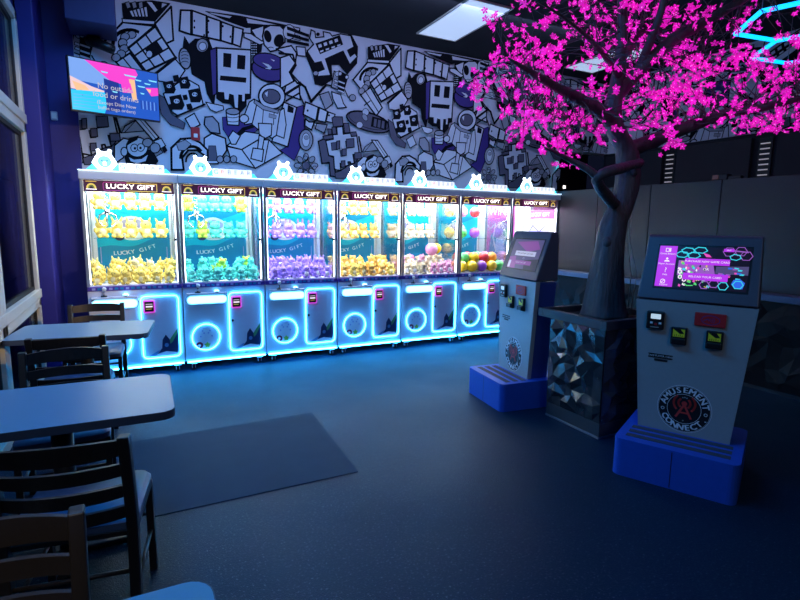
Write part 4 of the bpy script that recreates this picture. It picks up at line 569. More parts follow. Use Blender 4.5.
CLUSTERS=[(3.13,3.69,3.17,1),(2.35,2.62,2.72,2),(3.2,3.74,3.14,2),(3.03,3.81,3.41,2),(2.53,3.48,3.17,4),(3.3,4.36,3.37,2),(3.47,4.1,3.46,1),(3.28,4.3,3.57,2),(3.44,3.83,3.42,2),(2.63,3.45,2.95,2),(3.01,3.26,2.98,2),(3.38,3.71,3.38,3),(3.2,4.08,3.35,3),(2.67,3.62,3.2,3),(2.42,2.96,2.95,1),(2.8,3.6,3.03,3),(3.13,3.51,3.35,1),(2.58,3.17,2.94,2),(2.82,3.78,3.31,3),(2.76,3.06,3.07,4),(2.93,3.71,2.94,1),(2.44,2.72,2.56,2),(3.19,3.69,3.02,1),(2.8,3.29,2.94,2),(3.26,3.18,2.89,4),(2.58,3.21,2.96,4),(2.59,3.38,2.81,4),(2.97,3.7,2.87,1),(3.57,3.49,3.11,2),(3.9,4.05,3.15,1),(3.1,3.84,3.12,2),(3.15,3.48,2.83,2),(2.89,2.65,2.74,4),(2.94,3.49,2.97,2),(2.6,3.28,2.76,4),(3.33,3.18,3.03,4),(3.08,3.66,2.94,3),(3,3.04,2.8,3),(2.9,3.33,2.85,3),(3.84,3.55,3.16,2),(2.92,3.1,2.99,3),(2.98,3.28,2.82,3),(2.91,3.36,2.88,3),(2.77,2.6,2.78,4),(3.02,2.76,2.65,2),(2.8,3.44,2.97,4),(2.77,3.29,3,4),(2.65,3.12,2.8,3),(3.45,3.48,3.19,2),(3.12,3.78,3,1),(3.83,3.48,2.93,1),(3.48,4.08,3.31,2),(2.84,3.05,2.85,1),(3.53,3.73,3.2,3),(2.64,3.5,2.94,1),(3.56,3.62,3.07,1),(3.02,3.23,2.96,3),(3.83,3.53,3,4),(2.68,3.02,2.78,2),(3.07,3.23,2.89,2),(3.01,2.76,2.75,1),(3.51,4,3.24,2),(2.65,3.08,2.7,2),(2.95,3.22,2.89,4),(3.2,3.64,2.92,3),(3.43,3.75,3.13,3),(3.61,3.35,3.08,1),(2.71,3.42,2.87,4),(3.08,3.71,3.19,4),(3.35,3.61,3.13,4),(3.28,3.24,3.02,3),(3.21,3.63,3.32,4),(3.67,3.87,3.4,1),(2.85,2.81,3.07,3),(3.54,3.63,3.34,2),(2.92,3.58,3.37,4),(3.21,3.24,3.34,4),(3.14,3.08,3.19,4),(2.88,2.74,2.92,2),(3.51,3.31,3.32,1),(3.12,3.53,3.46,4),(2.99,2.82,3.14,4),(3.69,3.69,3.34,4),(3.15,3.25,3.13,1),(3.43,3.4,3.4,1),(3.12,3.49,3.32,1),(4.13,3.79,3.51,2),(3.43,3.51,3.26,1),(3.11,3.11,3.27,2),(3.62,4.24,3.75,2),(2.49,3.03,3.1,1),(2.87,3.26,3.16,1),(3.55,3.5,3.26,3),(3.55,3.57,3.41,3),(3.96,3.7,3.56,2),(3.38,3.51,3.3,3),(3.23,3.04,3.15,2),(2.84,3.25,3.09,2),(3.04,2.94,3,2),(3.4,3.38,3.26,1),(3.48,3.63,3.56,4),(2.72,3.12,3,4),(3.04,2.83,3.17,4),(2.82,3.44,3.33,4),(3.96,3.99,3.71,4),(3.99,3.87,3.71,4),(2.86,3.19,3.22,3),(3.77,3.67,3.51,3),(2.67,2.71,2.88,1),(3.49,3.6,3.38,2),(2.94,3.75,3,1),(2.84,3.51,2.7,3),(2.8,4.01,2.94,4),(2.47,3.21,2.7,2),(2.43,3.33,2.8,4),(2.8,3.84,2.96,3),(2.96,3.32,2.72,1),(2.66,3.43,2.7,3),(2.91,3.16,2.69,2),(2.33,3.21,2.63,3),(2.87,3.59,2.91,1),(2.85,3.44,2.76,4),(2.97,3.25,2.72,3),(2.53,3.32,2.67,4),(2.33,3.18,2.73,4),(2.32,2.69,2.59,4),(2.49,3.5,2.69,3),(3.12,3.39,2.77,2),(3.14,3.46,2.85,2),(2.86,3.38,2.79,1),(2.2,3.1,2.55,1),(3.23,3.51,2.95,4),(3.06,4.15,3.08,1),(2.61,3.17,2.6,1),(3.41,3.8,3.05,4),(2.8,3.53,2.74,2),(2.83,3.26,2.65,2),(3.15,3.83,3.04,4),(2.66,3.72,2.77,2),(2.26,3.35,2.6,1),(2.4,3.45,2.56,4),(2.32,3.37,2.68,2),(2.57,3.71,2.65,3),(2.36,3.55,2.61,1),(2.54,3.63,2.67,4),(2.06,3.18,2.51,1),(3.12,3.17,2.47,4),(3.63,3.92,2.79,3),(2.69,3.32,2.58,1),(2.82,3.05,2.41,1),(2.87,3.74,2.76,3),(3.57,3.37,2.58,2),(3.14,3.43,2.7,2),(3.36,3.58,2.52,1),(2.75,3.27,2.48,4),(3.11,3.1,2.63,3),(2.84,3.18,2.58,1),(3.09,3.09,2.38,4),(3.85,3.61,2.66,4),(3.52,3.64,2.76,1),(2.13,2.76,2.32,4),(3.07,3.43,2.67,2),(2.93,3.45,2.56,3),(2.4,2.79,2.44,1),(3.48,3.68,2.7,4),(3.39,3.89,2.84,4),(2.88,3.65,2.52,3),(2.89,3.2,2.52,1),(3.63,3.61,2.71,2),(3.28,3.25,2.71,1),(2.71,2.87,2.42,4),(2.98,3.33,2.46,1),(2.77,3.01,2.38,2),(3.17,3.77,2.79,1),(3.72,3.72,2.66,4),(2.35,2.76,2.26,3),(3.48,3.31,2.68,3),(3.34,3.2,2.5,2),(3.22,3.57,2.75,4),(3.14,3.6,2.78,4),(2.73,3.13,2.41,3),(2.91,3.34,2.66,3),(2.71,3.26,2.62,1),(3.89,3.75,2.85,4),(3.61,3.63,2.77,4),(3.11,3.52,2.62,2),(2.28,2.7,2.4,2),(2.49,2.82,2.48,3),(3.15,3.38,2.54,1),(3.31,3.46,2.54,1),(3.06,3.93,2.67,3),(2.19,2.68,2.34,4),(3.12,2.98,2.57,4),(2.67,2.63,2.5,2),(2.43,3.07,2.48,4),(3.59,3.63,2.56,2),(3.6,3.67,2.53,1),(2.81,3.23,2.41,2),(2.4,2.93,2.44,1),(2.94,3.53,2.44,4),(2.74,3.06,2.36,1),(2.88,3.08,2.2,1),(3.03,3.25,2.24,4),(3.34,3.03,2.28,2),(3.25,3.03,2.35,1),(3.47,3.63,2.49,3),(3.15,2.93,2.39,2),(2.98,3.44,2.31,2),(2.24,2.59,2.24,4),(3.44,3.28,2.44,4),(3.46,3.88,2.39,3),(3.3,3.2,2.46,4),(4.14,3.81,2.42,2),(3.82,3.5,2.46,4),(2.58,2.74,2.13,4),(2.73,2.92,2.35,4),(3.74,3.66,2.46,1),(2.33,2.75,2.21,4),(2.63,2.53,2.13,1),(3.7,3.36,2.35,3),(2.17,2.61,2.11,3),(3.23,3.8,2.46,3),(3.21,3.89,2.48,2),(3.25,3.2,2.45,4),(2.97,3.73,2.43,4),(3.78,3.47,2.41,2),(2.76,2.99,2.36,1),(3.14,3.74,2.44,3),(2.7,3.28,2.28,3),(3.25,3.45,2.27,1),(2.71,3.13,2.37,4),(3.25,3.42,2.4,2),(3.44,3.17,2.45,4),(2.81,3.41,2.34,1),(2.43,3.08,2.2,2),(3.46,3.37,2.5,2),(2.71,3.4,2.36,3),(3.07,3.36,2.45,1),(2.83,2.64,2.25,4),(3.3,3.01,2.37,2),(3.05,3.17,2.28,2),(3,3.18,2.35,3),(2.97,2.87,2.3,1),(3.24,3.47,2.37,2),(3.1,3.25,2.45,2),(2.82,3.15,2.34,3),(3.22,3.47,2.47,1),(3.32,3.41,2.41,2),(3.71,3.71,2.44,2),(2.63,2.72,2.21,3),(3.67,3.86,2.62,4),(3.34,3.37,2.35,1),(3.05,3.17,2.41,2),(2.66,2.81,2.2,1),(3.71,3.69,2.44,3),(3.29,3.34,2.28,1),(3.14,3.11,2.06,3),(3.31,3.6,2.2,1),(2.96,2.98,2.1,4),(2.68,2.96,2.1,3),(2.84,3.07,2.05,1),(3.15,3.26,2.12,4),(3.04,2.68,3.1,4),(4.06,2.96,3.33,1),(3.13,2.77,3.11,2),(3.82,3.05,3.2,4),(3.6,2.88,3.25,2),(4.11,3.54,3.52,3),(4.36,3.53,3.43,1),(4.04,3.42,3.57,3),(4.88,3.63,3.6,4),(3.89,3.42,3.45,3),(3.77,3.36,3.22,3),(3.67,2.82,3.19,4),(3.89,3.52,3.5,4),(4.33,3.87,3.65,2),(3.19,2.62,2.88,3),(3.86,2.8,3.04,4),(3.73,3.12,3.38,1),(4.02,3.59,3.28,4),(2.89,2.38,2.93,4),(3.2,2.9,2.98,2),(4,3.32,3.33,1),(3.42,3.04,3.33,4),(3.82,3.24,3.3,3),(3.15,2.68,2.95,3),(3.71,3.04,3.27,2),(3.58,2.91,3.02,1),(3.75,3.08,3.35,4),(4.16,3.58,3.51,2),(3.7,2.78,3.16,3),(4.67,3.6,3.57,1),(3.25,2.84,3.23,4),(3.77,2.78,3.16,3),(3.73,2.95,3.36,3),(4.16,3.42,3.26,2),(3.75,3.21,3.4,4),(4,2.91,3.31,4),(4.18,3.25,3.42,3),(3.49,2.55,3.03,3),(3.96,3.04,3.24,4),(3.64,2.84,3.15,4),(4.4,3.32,3.32,4),(4.18,3,3.23,2),(4.1,2.94,3.15,1),(4.41,3.66,3.51,2),(3.93,3.05,3.14,1),(4.19,3.2,3.37,4),(4.24,3.37,3.54,4),(4.22,3.17,3.29,3),(3.42,2.76,3.24,2),(4.13,3.15,3.49,4),(3.66,2.68,2.99,1),(3.55,3.23,3.17,4),(3.8,2.83,3.15,2),(2.78,2.52,2.44,2),(4.24,2.92,2.79,1),(3.98,3.48,3.04,1),(3.68,2.98,2.91,2),(3.57,2.63,2.88,4),(3.55,2.67,2.85,4),(4.35,3.03,3.04,2),(3.62,2.69,2.59,2),(3.41,2.38,2.53,4),(3.28,2.35,2.46,4),(3.66,2.72,2.88,3),(4.61,3.41,2.86,2),(3.89,3.22,3.11,4),(3.68,3.05,3,2),(3.95,2.92,2.64,1),(4.31,3.22,2.99,1),(3.05,2.43,2.65,1),(4.16,3.09,2.98,4),(3.83,2.72,2.85,4),(2.93,2.56,2.64,2),(4.03,3.23,3.12,1),(4.47,3.26,3.01,3),(3.75,3.34,2.81,4),(3.57,3.12,2.91,1),(3.93,2.73,2.62,1),(3.09,2.8,2.69,2),(3.8,3.07,2.81,1),(4.66,3.22,3.01,3),(3.04,2.73,2.72,4),(3.65,3.26,2.96,3),(3.97,2.83,2.89,1),(3.98,3.2,3.11,4),(3.63,2.69,2.56,2),(3.21,2.28,2.65,3),(3.99,3.17,3.11,4),(3.61,2.94,2.94,1),(2.72,2.4,2.57,1),(3.25,2.73,2.76,2),(3.17,2.92,2.89,3),(3.5,3.19,3.03,1),(3.17,2.23,2.64,3),(4.02,3.38,2.89,2),(4,2.99,2.86,4),(4.15,2.97,2.83,4),(3.89,2.65,2.62,1),(3.08,2.72,2.52,1),(4.17,3.39,2.81,3),(3.46,3.05,2.7,3),(3.15,2.72,2.49,1),(4.05,2.83,2.88,4),(4.62,3.25,3.01,1),(3.87,3.28,3.15,2),(3.37,2.51,2.51,1),(3.91,2.74,2.67,3),(3.84,3.34,2.72,1),(3.34,2.91,2.96,2),(4.15,2.86,2.94,3),(3.77,3.24,2.92,2),(3.54,3.14,2.75,1),(4.44,3.81,3.38,3),(4.81,3.52,3.25,2),(3.73,2.74,2.85,4),(4.18,2.99,2.77,4),(3.92,2.78,2.65,2),(3.09,2.53,2.6,3),(3.97,3.15,2.81,1),(4.07,2.86,2.93,2),(4.44,3.08,2.96,3),(3.25,2.56,2.72,3),(3.94,2.98,2.69,2),(3.58,2.68,2.7,2),(3.52,3.04,3.03,2),(3.95,3.23,2.85,2),(3.84,3.23,2.8,1),(4.69,3.59,3.05,4),(3.49,3,2.83,2),(4.11,3.15,2.78,1),(3.03,2.27,2.51,1),(3.27,2.74,2.68,2),(3.8,2.88,2.9,3),(3.93,3.46,3,2),(4.42,3.25,2.93,2),(2.97,2.51,2.78,3),(4.02,3,2.63,3),(3.4,2.8,2.57,2),(3.36,2.96,2.56,4),(4.75,3.49,2.89,4),(3.45,2.73,2.55,4),(3.44,2.45,2.51,4),(3.25,2.5,2.5,3),(3.74,2.94,2.62,4),(3.39,2.59,2.38,2),(3.02,2.33,2.26,1),(3.26,2.68,2.29,2),(4.12,3.04,2.59,4),(4.05,3.22,2.58,2),(3.99,2.83,2.65,4),(4.02,3.05,2.55,2),(2.81,2.47,2.28,2),(4.06,2.86,2.44,4),(3.61,2.88,2.59,1),(3.95,2.93,2.59,3),(3.38,2.51,2.27,4),(4.02,3.13,2.47,3),(3.29,2.89,2.32,2),(3.53,2.97,2.37,2),(4.04,3.23,2.75,4),(3.82,2.73,2.49,3),(3.98,3.18,2.65,2),(3.69,3.09,2.61,2),(4.92,3.46,2.89,4),(3.55,2.95,2.49,1),(3.46,3,2.56,2),(3.39,2.63,2.32,1),(4.54,3.62,2.67,4),(4.05,3.59,2.75,1),(3.88,2.85,2.67,3),(3.69,2.87,2.61,3),(3.45,2.42,2.38,3),(3.68,3.04,2.55,4),(3.63,2.97,2.37,4),(4.35,3.75,2.72,1),(4.05,3.5,2.74,4),(3.55,2.76,2.41,3),(3.2,2.69,2.36,1),(4.09,3.51,2.69,3),(3.82,2.94,2.4,4),(3.35,2.79,2.53,3),(3.54,3.06,2.4,3),(3.8,2.66,2.49,1),(3.46,2.63,2.55,4),(3.96,3.09,2.45,1),(4.2,3.09,2.62,2),(4.07,3.22,2.47,2),(3.47,2.77,2.55,3),(3.43,2.69,2.33,3),(4.73,3.57,2.79,2),(3.28,2.56,2.24,1),(3.18,2.32,2.19,2),(3.46,2.5,2.24,4),(4.09,3.08,2.29,2),(4.69,3.41,2.38,1),(4.06,2.94,2.28,4),(3.27,2.38,2.18,4),(4.67,2.71,3.23,4),(5.06,3.55,3.72,3),(3.83,2.65,3.08,3),(5.06,3.27,3.56,1),(3.75,2.29,2.95,1),(4.27,2.67,3.15,3),(4.66,2.99,3.26,2),(3.57,2.29,2.72,1),(4.74,2.86,3.14,2),(3.45,2.4,2.79,3),(4.34,2.66,3,1),(5.13,3.05,3.33,1),(4.17,2.58,3.16,2),(4.1,2.51,2.84,2),(4.97,3.11,3.25,2),(4.8,3.02,3.3,4),(4.21,2.82,3.22,3),(3.63,2.58,3.04,2),(4.55,3.09,3.45,1),(3.6,2.54,3.08,1),(4.83,2.86,3.04,4),(4.18,2.5,3.2,3),(3.89,2.68,2.87,2),(4.52,2.85,3.16,1),(4.39,2.92,3.34,2),(4.95,3.02,3.36,2),(5.08,3,3.36,1),(3.57,2.42,3.07,2),(3.92,2.46,2.84,4),(3.66,2.46,3.02,4),(3.89,2.74,2.85,4),(5.29,3.04,3.13,4),(4.32,2.88,2.85,4),(4.72,2.67,2.8,3),(4.04,2.41,2.49,4),(4.76,3.21,2.83,1),(3.94,2.59,2.56,4),(4.42,2.29,2.74,1),(3.77,2.37,2.65,1),(3.87,2.67,2.85,1),(3.73,2.44,2.46,4),(3.93,2.38,2.51,2),(5.26,2.69,3.01,3),(4.71,3.03,2.78,2),(4.37,2.31,2.74,2),(4.7,2.73,2.96,1),(5.33,2.83,2.84,3),(4.25,2.54,2.71,3),(4.21,2.79,2.64,1),(4.26,2.31,2.63,1),(4.22,2.26,2.65,1),(4.36,2.58,2.84,2),(4.36,2.73,2.92,1),(4.54,2.53,2.76,4),(4.93,2.87,2.99,2),(5.07,2.6,2.97,4),(5.24,3.02,3.17,3),(4.86,2.52,2.79,4),(4.79,2.49,2.91,4),(4.63,2.42,2.83,3),(4.42,2.86,2.93,3),(4.34,2.88,2.83,3),(4.34,2.98,2.62,3),(4.62,2.38,2.87,2),(4.14,2.67,2.62,2),(5.44,3.06,2.81,2),(4.36,2.63,2.73,3),(5.32,3.04,3.1,4),(4.6,2.39,2.9,1),(4.78,2.8,3.05,4),(4.36,2.41,2.66,1),(5.33,2.69,2.75,4),(4.61,2.58,2.81,3),(4.49,2.4,2.68,2),(4.95,2.48,2.58,1),(4.28,2.67,2.77,3),(4.76,2.79,2.94,2),(4.42,2.83,2.6,1),(4.03,2.67,2.84,3),(4.43,2.44,2.62,3),(4.25,2.44,2.83,4),(5.37,3.26,2.87,1),(3.59,2.4,2.43,2),(4.85,3.14,3.08,3),(4.08,2.48,2.51,3),(3.89,2.67,2.76,4),(4.23,2.27,2.58,4),(3.69,2.49,2.49,3),(3.89,2.58,2.66,4),(4.44,2.67,2.94,3),(3.92,2.48,2.75,3),(3.78,2.54,2.79,3),(4.13,2.18,2.66,3),(4.1,2.67,2.82,2),(4.01,2.25,2.73,2),(5.13,2.62,2.88,1),(4.87,2.59,2.94,1),(4.02,2.17,2.43,2),(3.75,1.98,2.37,1),(3.33,2.24,2.54,2),(4.32,2.25,2.57,2),(4.18,2.87,2.69,2),(4.03,2.18,2.52,3),(4.67,2.81,3.01,2),(5.37,2.99,3.06,1),(4.39,2.98,2.75,4),(4.19,2.36,2.67,4),(3.97,2.72,2.58,1),(5.12,2.61,2.71,2),(3.91,2.72,2.57,1),(5.37,3.26,2.99,2),(5.01,2.74,2.58,4),(3.99,2.27,2.33,4),(4.09,2.36,2.47,2),(5.43,2.95,2.62,3),(4.82,2.55,2.56,3),(4.6,2.28,2.42,3),(4.27,2.37,2.33,1),(4.43,2.46,2.41,4),(4.7,2.5,2.42,3),(4.38,2.55,2.4,3),(5.24,2.91,2.73,2),(4.02,2.14,2.28,2),(4.24,2.29,2.4,3),(3.82,2.1,2.32,1),(4.72,2.49,2.58,4),(4.06,2.33,2.34,1),(4.55,2.37,2.42,3),(4.78,2.64,2.45,2),(3.65,2.08,2.38,2),(5,2.69,2.71,1),(3.9,2.18,2.33,3),(4.75,2.62,2.43,3),(4.97,2.59,2.68,3),(4.51,2.62,2.43,3),(5.02,2.53,2.44,3),(4.56,2.69,2.44,2),(5.15,2.58,2.44,2),(4.54,2.43,2.43,4),(4.4,2.26,2.45,2),(4.89,3.2,2.52,2),(4.18,2.46,2.37,3),(3.82,2.4,2.42,2),(4.94,3.32,2.61,3),(3.84,2.43,2.39,4),(3.76,2.43,2.35,1),(4.28,2.6,2.41,4),(4.49,2.33,2.97,2),(5.2,2.72,3.45,4),(3.85,2.14,2.97,1),(4.33,2.33,3,2),(5.17,2.89,3.5,1),(4.48,2.49,3.23,2),(4.02,2.08,2.88,2),(4.4,2.35,2.96,4),(3.43,2.87,3.39,4),(2.98,3.21,3.4,3),(3.16,3.05,3.41,4),(3.76,2.42,3.48,1),(2.9,3.24,3.52,3),(3.66,3.83,3.95,1),(2.58,3.14,3.23,1),(3.58,3.23,3.81,3),(3,3.55,3.67,1),(3.16,3.84,3.91,4),(3.06,2.75,3.33,3),(3.3,3.7,3.95,4),(4.41,2.44,3.5,2),(3.38,2.67,3.52,4),(5.02,2.69,3.69,3),(4.73,2.91,3.81,3),(5.42,2.97,3.82,2),(3.22,2.61,3.54,4),(3.8,2.56,3.46,3),(4.23,3.27,3.85,3),(3.7,3.35,3.69,4),(3.77,3.63,3.82,1),(4.43,2.71,3.44,2),(2.68,3,3.28,3),(4.76,2.71,3.88,1),(4.02,2.75,3.58,4),(3.9,2.31,3.46,1),(4.32,3.21,3.62,1),(5.33,3.43,3.96,3),(4.17,2.83,3.74,2),(2.63,2.99,3.36,2),(4.16,3.24,3.97,1),(4.1,2.45,3.48,4),(3.95,3.13,3.8,2),(2.8,3.39,3.59,1),(3.19,2.76,3.57,2),(3.74,2.75,3.34,2),(2.57,2.55,3,2),(3.53,2.89,3.42,2),(5.32,2.87,3.85,4),(3.56,2.43,3.31,1),(4.59,3.03,3.88,3),(3.29,3.06,3.44,4),(3.91,2.5,3.65,1),(3.92,2.87,3.39,1),(4.31,3.09,3.73,1),(3.73,3.18,3.55,3),(3.02,3.4,3.6,1),(4.53,2.64,3.45,4),(2.86,3.23,3.69,3),(3.19,3.05,3.51,2),(3.34,2.95,3.43,4),(4.24,2.72,3.61,2),(3.93,3.45,3.87,4),(5.23,3.05,3.77,1),(3.11,2.97,3.66,1),(3.12,2.82,3.48,4),(2.89,3.36,3.73,1),(4.41,3.04,3.56,4),(3.29,3.48,3.59,3),(4.81,2.37,2.55,3),(5.22,2.66,3.59,3),(5,2.3,2.65,1),(4.88,2.49,3.06,4),(4.91,2.23,2.87,1),(5.08,2.37,3.4,2),(4.77,2.25,2.54,3),(5.17,2.24,3.3,4),(4.65,2.22,2.62,4),(4.71,2.14,2.7,2),(4.65,1.96,2.65,1),(4.8,2.31,2.92,2),(5.37,2.46,3.21,1),(5.07,2.35,2.65,1),(4.96,2.1,2.88,1),(5.08,2.15,2.7,3),(5.02,2.29,2.78,2),(4.64,2.23,2.56,4),(5.16,2.23,3.18,2),(5.43,2.67,3.31,3),(4.47,1.86,2.52,3),(4.47,1.96,2.97,3),(4.3,2.19,3.15,1),(5.47,2.65,3.26,4),(4.82,2.15,2.59,2),(4.93,2.39,2.53,4),(4.72,2.25,2.65,2),(5.11,2.52,3.27,2),(5.23,2.62,3.66,4),(5.03,2.41,3.2,3),(4.27,2.08,3.11,3),(5.17,2.61,3.1,2),(4.57,2.08,2.89,4)]
setup_materials()
BACK, CEIL, LEFT, RIGHT = 6.8, 4.06, -.86, 7.5

# ================================================================== room shell
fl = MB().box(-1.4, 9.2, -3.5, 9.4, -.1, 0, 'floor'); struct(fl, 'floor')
ce = MB().box(-1.4, 9.2, -3.5, 9.4, CEIL, CEIL + .1, 'ceil'); struct(ce, 'ceiling')

def clip(poly, axis, lim, keep_less):
    out = []
    for i in range(len(poly)):
        a, b = poly[i - 1], poly[i]
        ia = (a[axis] <= lim) == keep_less; ib = (b[axis] <= lim) == keep_less
        if ia != ib:
            t = (lim - a[axis]) / (b[axis] - a[axis]); out.append((a[0] + (b[0] - a[0]) * t, a[1] + (b[1] - a[1]) * t))
        if ib: out.append(b)
    return out
MCOL = {0: 'm_white', 1: 'm_black', 2: 'm_grey', 3: 'm_purple', 4: 'm_dark'}
def paint_mural(mb, regions, X, offsets):
    """drawing of black-outlined shapes, repeated along the wall and trimmed to each region (x0, x1, z0, z1)"""
    lay = [0.0006]
    def put(pts, m):
        for x0, x1, z0, z1 in regions:
            p = pts
            for ax, lim, kl in ((0, x1, True), (0, x0, False), (1, z1, True), (1, z0, False)):
                if len(p) >= 3: p = clip(p, ax, lim, kl)
            if len(p) >= 3: mb.flat(p, m, X, lay[0])
    for off in offsets:
        for fill, lw, closed, co in MURAL:
            pts = [(co[i] + off, co[i + 1]) for i in range(0, len(co), 2)]
            if max(p[0] for p in pts) < min(r[0] for r in regions) or min(p[0] for p in pts) > max(r[1] for r in regions): continue
            if fill >= 0:
                put(pts, MCOL[fill]); lay[0] += .00006
            n = len(pts)
            for i in range(n if closed else n - 1):
                a, b = Vector(pts[i]), Vector(pts[(i + 1) % n]); d = b - a
                if d.length < 1e-5: continue
                d.normalize(); t = Vector((-d.y, d.x)) * lw / 2; e = d * lw * .4
                put([tuple(a - e - t), tuple(b + e - t), tuple(b + e + t), tuple(a - e + t)], 'm_black')
            lay[0] += .00006
    return mb

wb = MB()
wb.box(-1.0, -.48, BACK, BACK + .15, 0, CEIL, 'blue_wall')
wb.box(-.48, 6.42, BACK, BACK + .15, 0, CEIL, 'm_white')
wb.box(6.42, RIGHT + .15, BACK, BACK + .15, 2.86, CEIL, 'm_white')
wall_back = struct(wb, 'wall_back')
mu = paint_mural(MB(), [(-.478, 6.415, 1.7, CEIL), (6.415, RIGHT, 2.862, CEIL)], front_sheet(BACK), (-2.91, 0, 2.91, 5.82))
tag(mu.build('mural', wall_back), 'black line comic mural printed on the wall')
rec = MB().box(6.3, 9.1, 8.7, 8.8, 0, CEIL, 'dark_wall').box(6.3, 6.42, BACK + .15, 8.7, 0, CEIL, 'dark_wall')
struct(rec, 'wall_recess')
wr = MB().box(RIGHT, RIGHT + .15, -3.5, BACK, 0, 2.86, 'dark_wall').box(RIGHT, RIGHT + .15, -3.5, BACK, 2.86, CEIL, 'm_white')
wall_right = struct(wr, 'wall_right')
Xr = Matrix(((0, 0, -1, RIGHT), (-1, 0, 0, BACK), (0, 1, 0, 0), (0, 0, 0, 1)))      # local x runs towards the viewer
mr_ = paint_mural(MB(), [(0, 6.0, 2.862, CEIL)], Xr, (0.4, 3.31, 6.22))
mr_.build('mural', wall_right)
for i, (y0, y1) in enumerate(((5.60, 6.7), (4.27, 5.36), (2.9, 3.95))):
    MB().box(RIGHT - .06, RIGHT - .004, y0, y1, 1.2, 2.80, 'board', .006).build('wall_board', wall_right)

# led strip on the mural's right edge
tag(MB().box(6.395, 6.425, BACK - .03, BACK - .002, 2.1, 3.3, 'ledteal', .004).build('led_strip'), 'thin teal light strip on the right end of the mural wall', 'light strip')
# left wall: storefront, pillar, blue paint
pil = MB().box(-1.0, -.745, 6.2, BACK, 0, CEIL, 'blue_wall', .012)
struct(pil, 'trim_1')
wl = MB().box(-1.0, LEFT - .02, -3.5, 6.2, 3.46, CEIL, 'blue_wall').box(-1.0, LEFT - .02, 6.1, 6.2, 0, CEIL, 'blue_wall')
wl.box(-1.0, LEFT - .05, -3.5, 1.2, 0, 3.46, 'dark_wall')
struct(wl, 'wall_left')
def window(n, y0, y1, z0, z1):
    w = .085
    mb = MB().box(LEFT - .08, LEFT, y0, y0 + w, z0, z1, 'frame', .006).box(LEFT - .08, LEFT, y1 - w, y1, z0, z1, 'frame', .006)
    mb.box(LEFT - .08, LEFT + .012, y0, y1, z0, z0 + .085, 'frame', .006).box(LEFT - .08, LEFT, y0, y1, z1 - .085, z1, 'frame', .006)
    # inner dark gasket
    for a, b, c, d in ((y0 + w, y0 + w + .035, z0 + .085, z1 - .085), (y1 - w - .035, y1 - w, z0 + .085, z1 - .085), (y0 + w, y1 - w, z0 + .085, z0 + .12), (y0 + w, y1 - w, z1 - .12, z1 - .085)):
        mb.box(LEFT - .06, LEFT - .03, a, b, c, d, 'rubber')
    o = struct(mb, 'window_%d' % n)
    MB().box(LEFT - .05, LEFT - .04, y0 + w, y1 - w, z0 + .085, z1 - .085, 'night_glass').build('pane', o)
n = 1
for (y0, y1) in ((4.5, 6.1), (2.9, 4.5), (1.3, 2.9)):
    window(n, y0, y1, .83, 2.47); window(n + 1, y0, y1, 2.47, 3.46); window(n + 2, y0, y1, 0., .83); n += 3
# night outside the shop front
struct(MB().box(-3.3, -3.2, -6, 32, -.1, 2.7, 'outside').box(-9, -1.01, -6, 40, -.2, -.1, 'dark_wall'), 'exterior_night')

# partition of steel panels right of the machines, ledge and facets below
PX = 5.6
part = MB().box(PX + .02, PX + .10, 1.2, 5.95, 0, 2.09, 'cab_dark'); part = struct(part, 'wall_partition')
ys = [5.95, 5.125, 4.318, 3.463, 2.60, 1.75, 1.2]
for a, b in zip(ys, ys[1:]):
    MB().box(PX - .012, PX + .02, b + .004, a - .004, .96, 2.10, 'panel', .003).build('panel', part)
MB().box(5.40, PX - .012, 1.2, 5.80, .90, .965, 'ledge', .006).build('ledge', part)

def facets(mb, L, H, X, seed, step=.13, amp=.045, m='facet'):
    """sheet of random folded triangles; local x along, y up, z out"""
    r = random.Random(seed); nx = max(2, round(L / step)); ny = max(2, round(H / step)); vs = []
    for j in range(ny + 1):
        for i in range(nx + 1):
            ed = i in (0, nx) or j in (0, ny)
            vs.append((L * i / nx + (0 if i in (0, nx) else r.uniform(-.35, .35) * step), H * j / ny + (0 if j in (0, ny) else r.uniform(-.35, .35) * step), .008 if ed else r.choice((.05, .35, .65, 1.)) * amp + .006))
    fs = []
    for j in range(ny):
        for i in range(nx):
            a = j * (nx + 1) + i; b = a + 1; c = a + nx + 2; d = a + nx + 1
            fs += [(a, b, c), (a, c, d)] if r.random() < .5 else [(a, b, d), (b, c, d)]
    return mb.add(vs, fs, m, False, X)
Xf = Matrix(((0, 0, -1, 5.46), (-1, 0, 0, 5.80), (0, 1, 0, .04), (0, 0, 0, 1)))
fb = MB().box(5.465, PX + .018, 1.2, 5.80, 0, .90, 'cab_dark'); facets(fb, 4.6, .85, Xf, 3, .105, .035, 'facet_shaded')
fb.build('faceted_panel', part)
bx = MB().box(PX + .012, PX + .09, 3.43, 3.60, 2.102, 2.165, 'black', .008).box(PX + .006, PX + .013, 3.52, 3.585, 2.108, 2.155, 'cable', .002).box(PX + .03, PX + .085, 3.30, 3.43, 2.102, 2.14, 'black', .006)
tag(bx.build('connector_box'), 'small black box with an orange end lying on top of the dark partition', 'box')

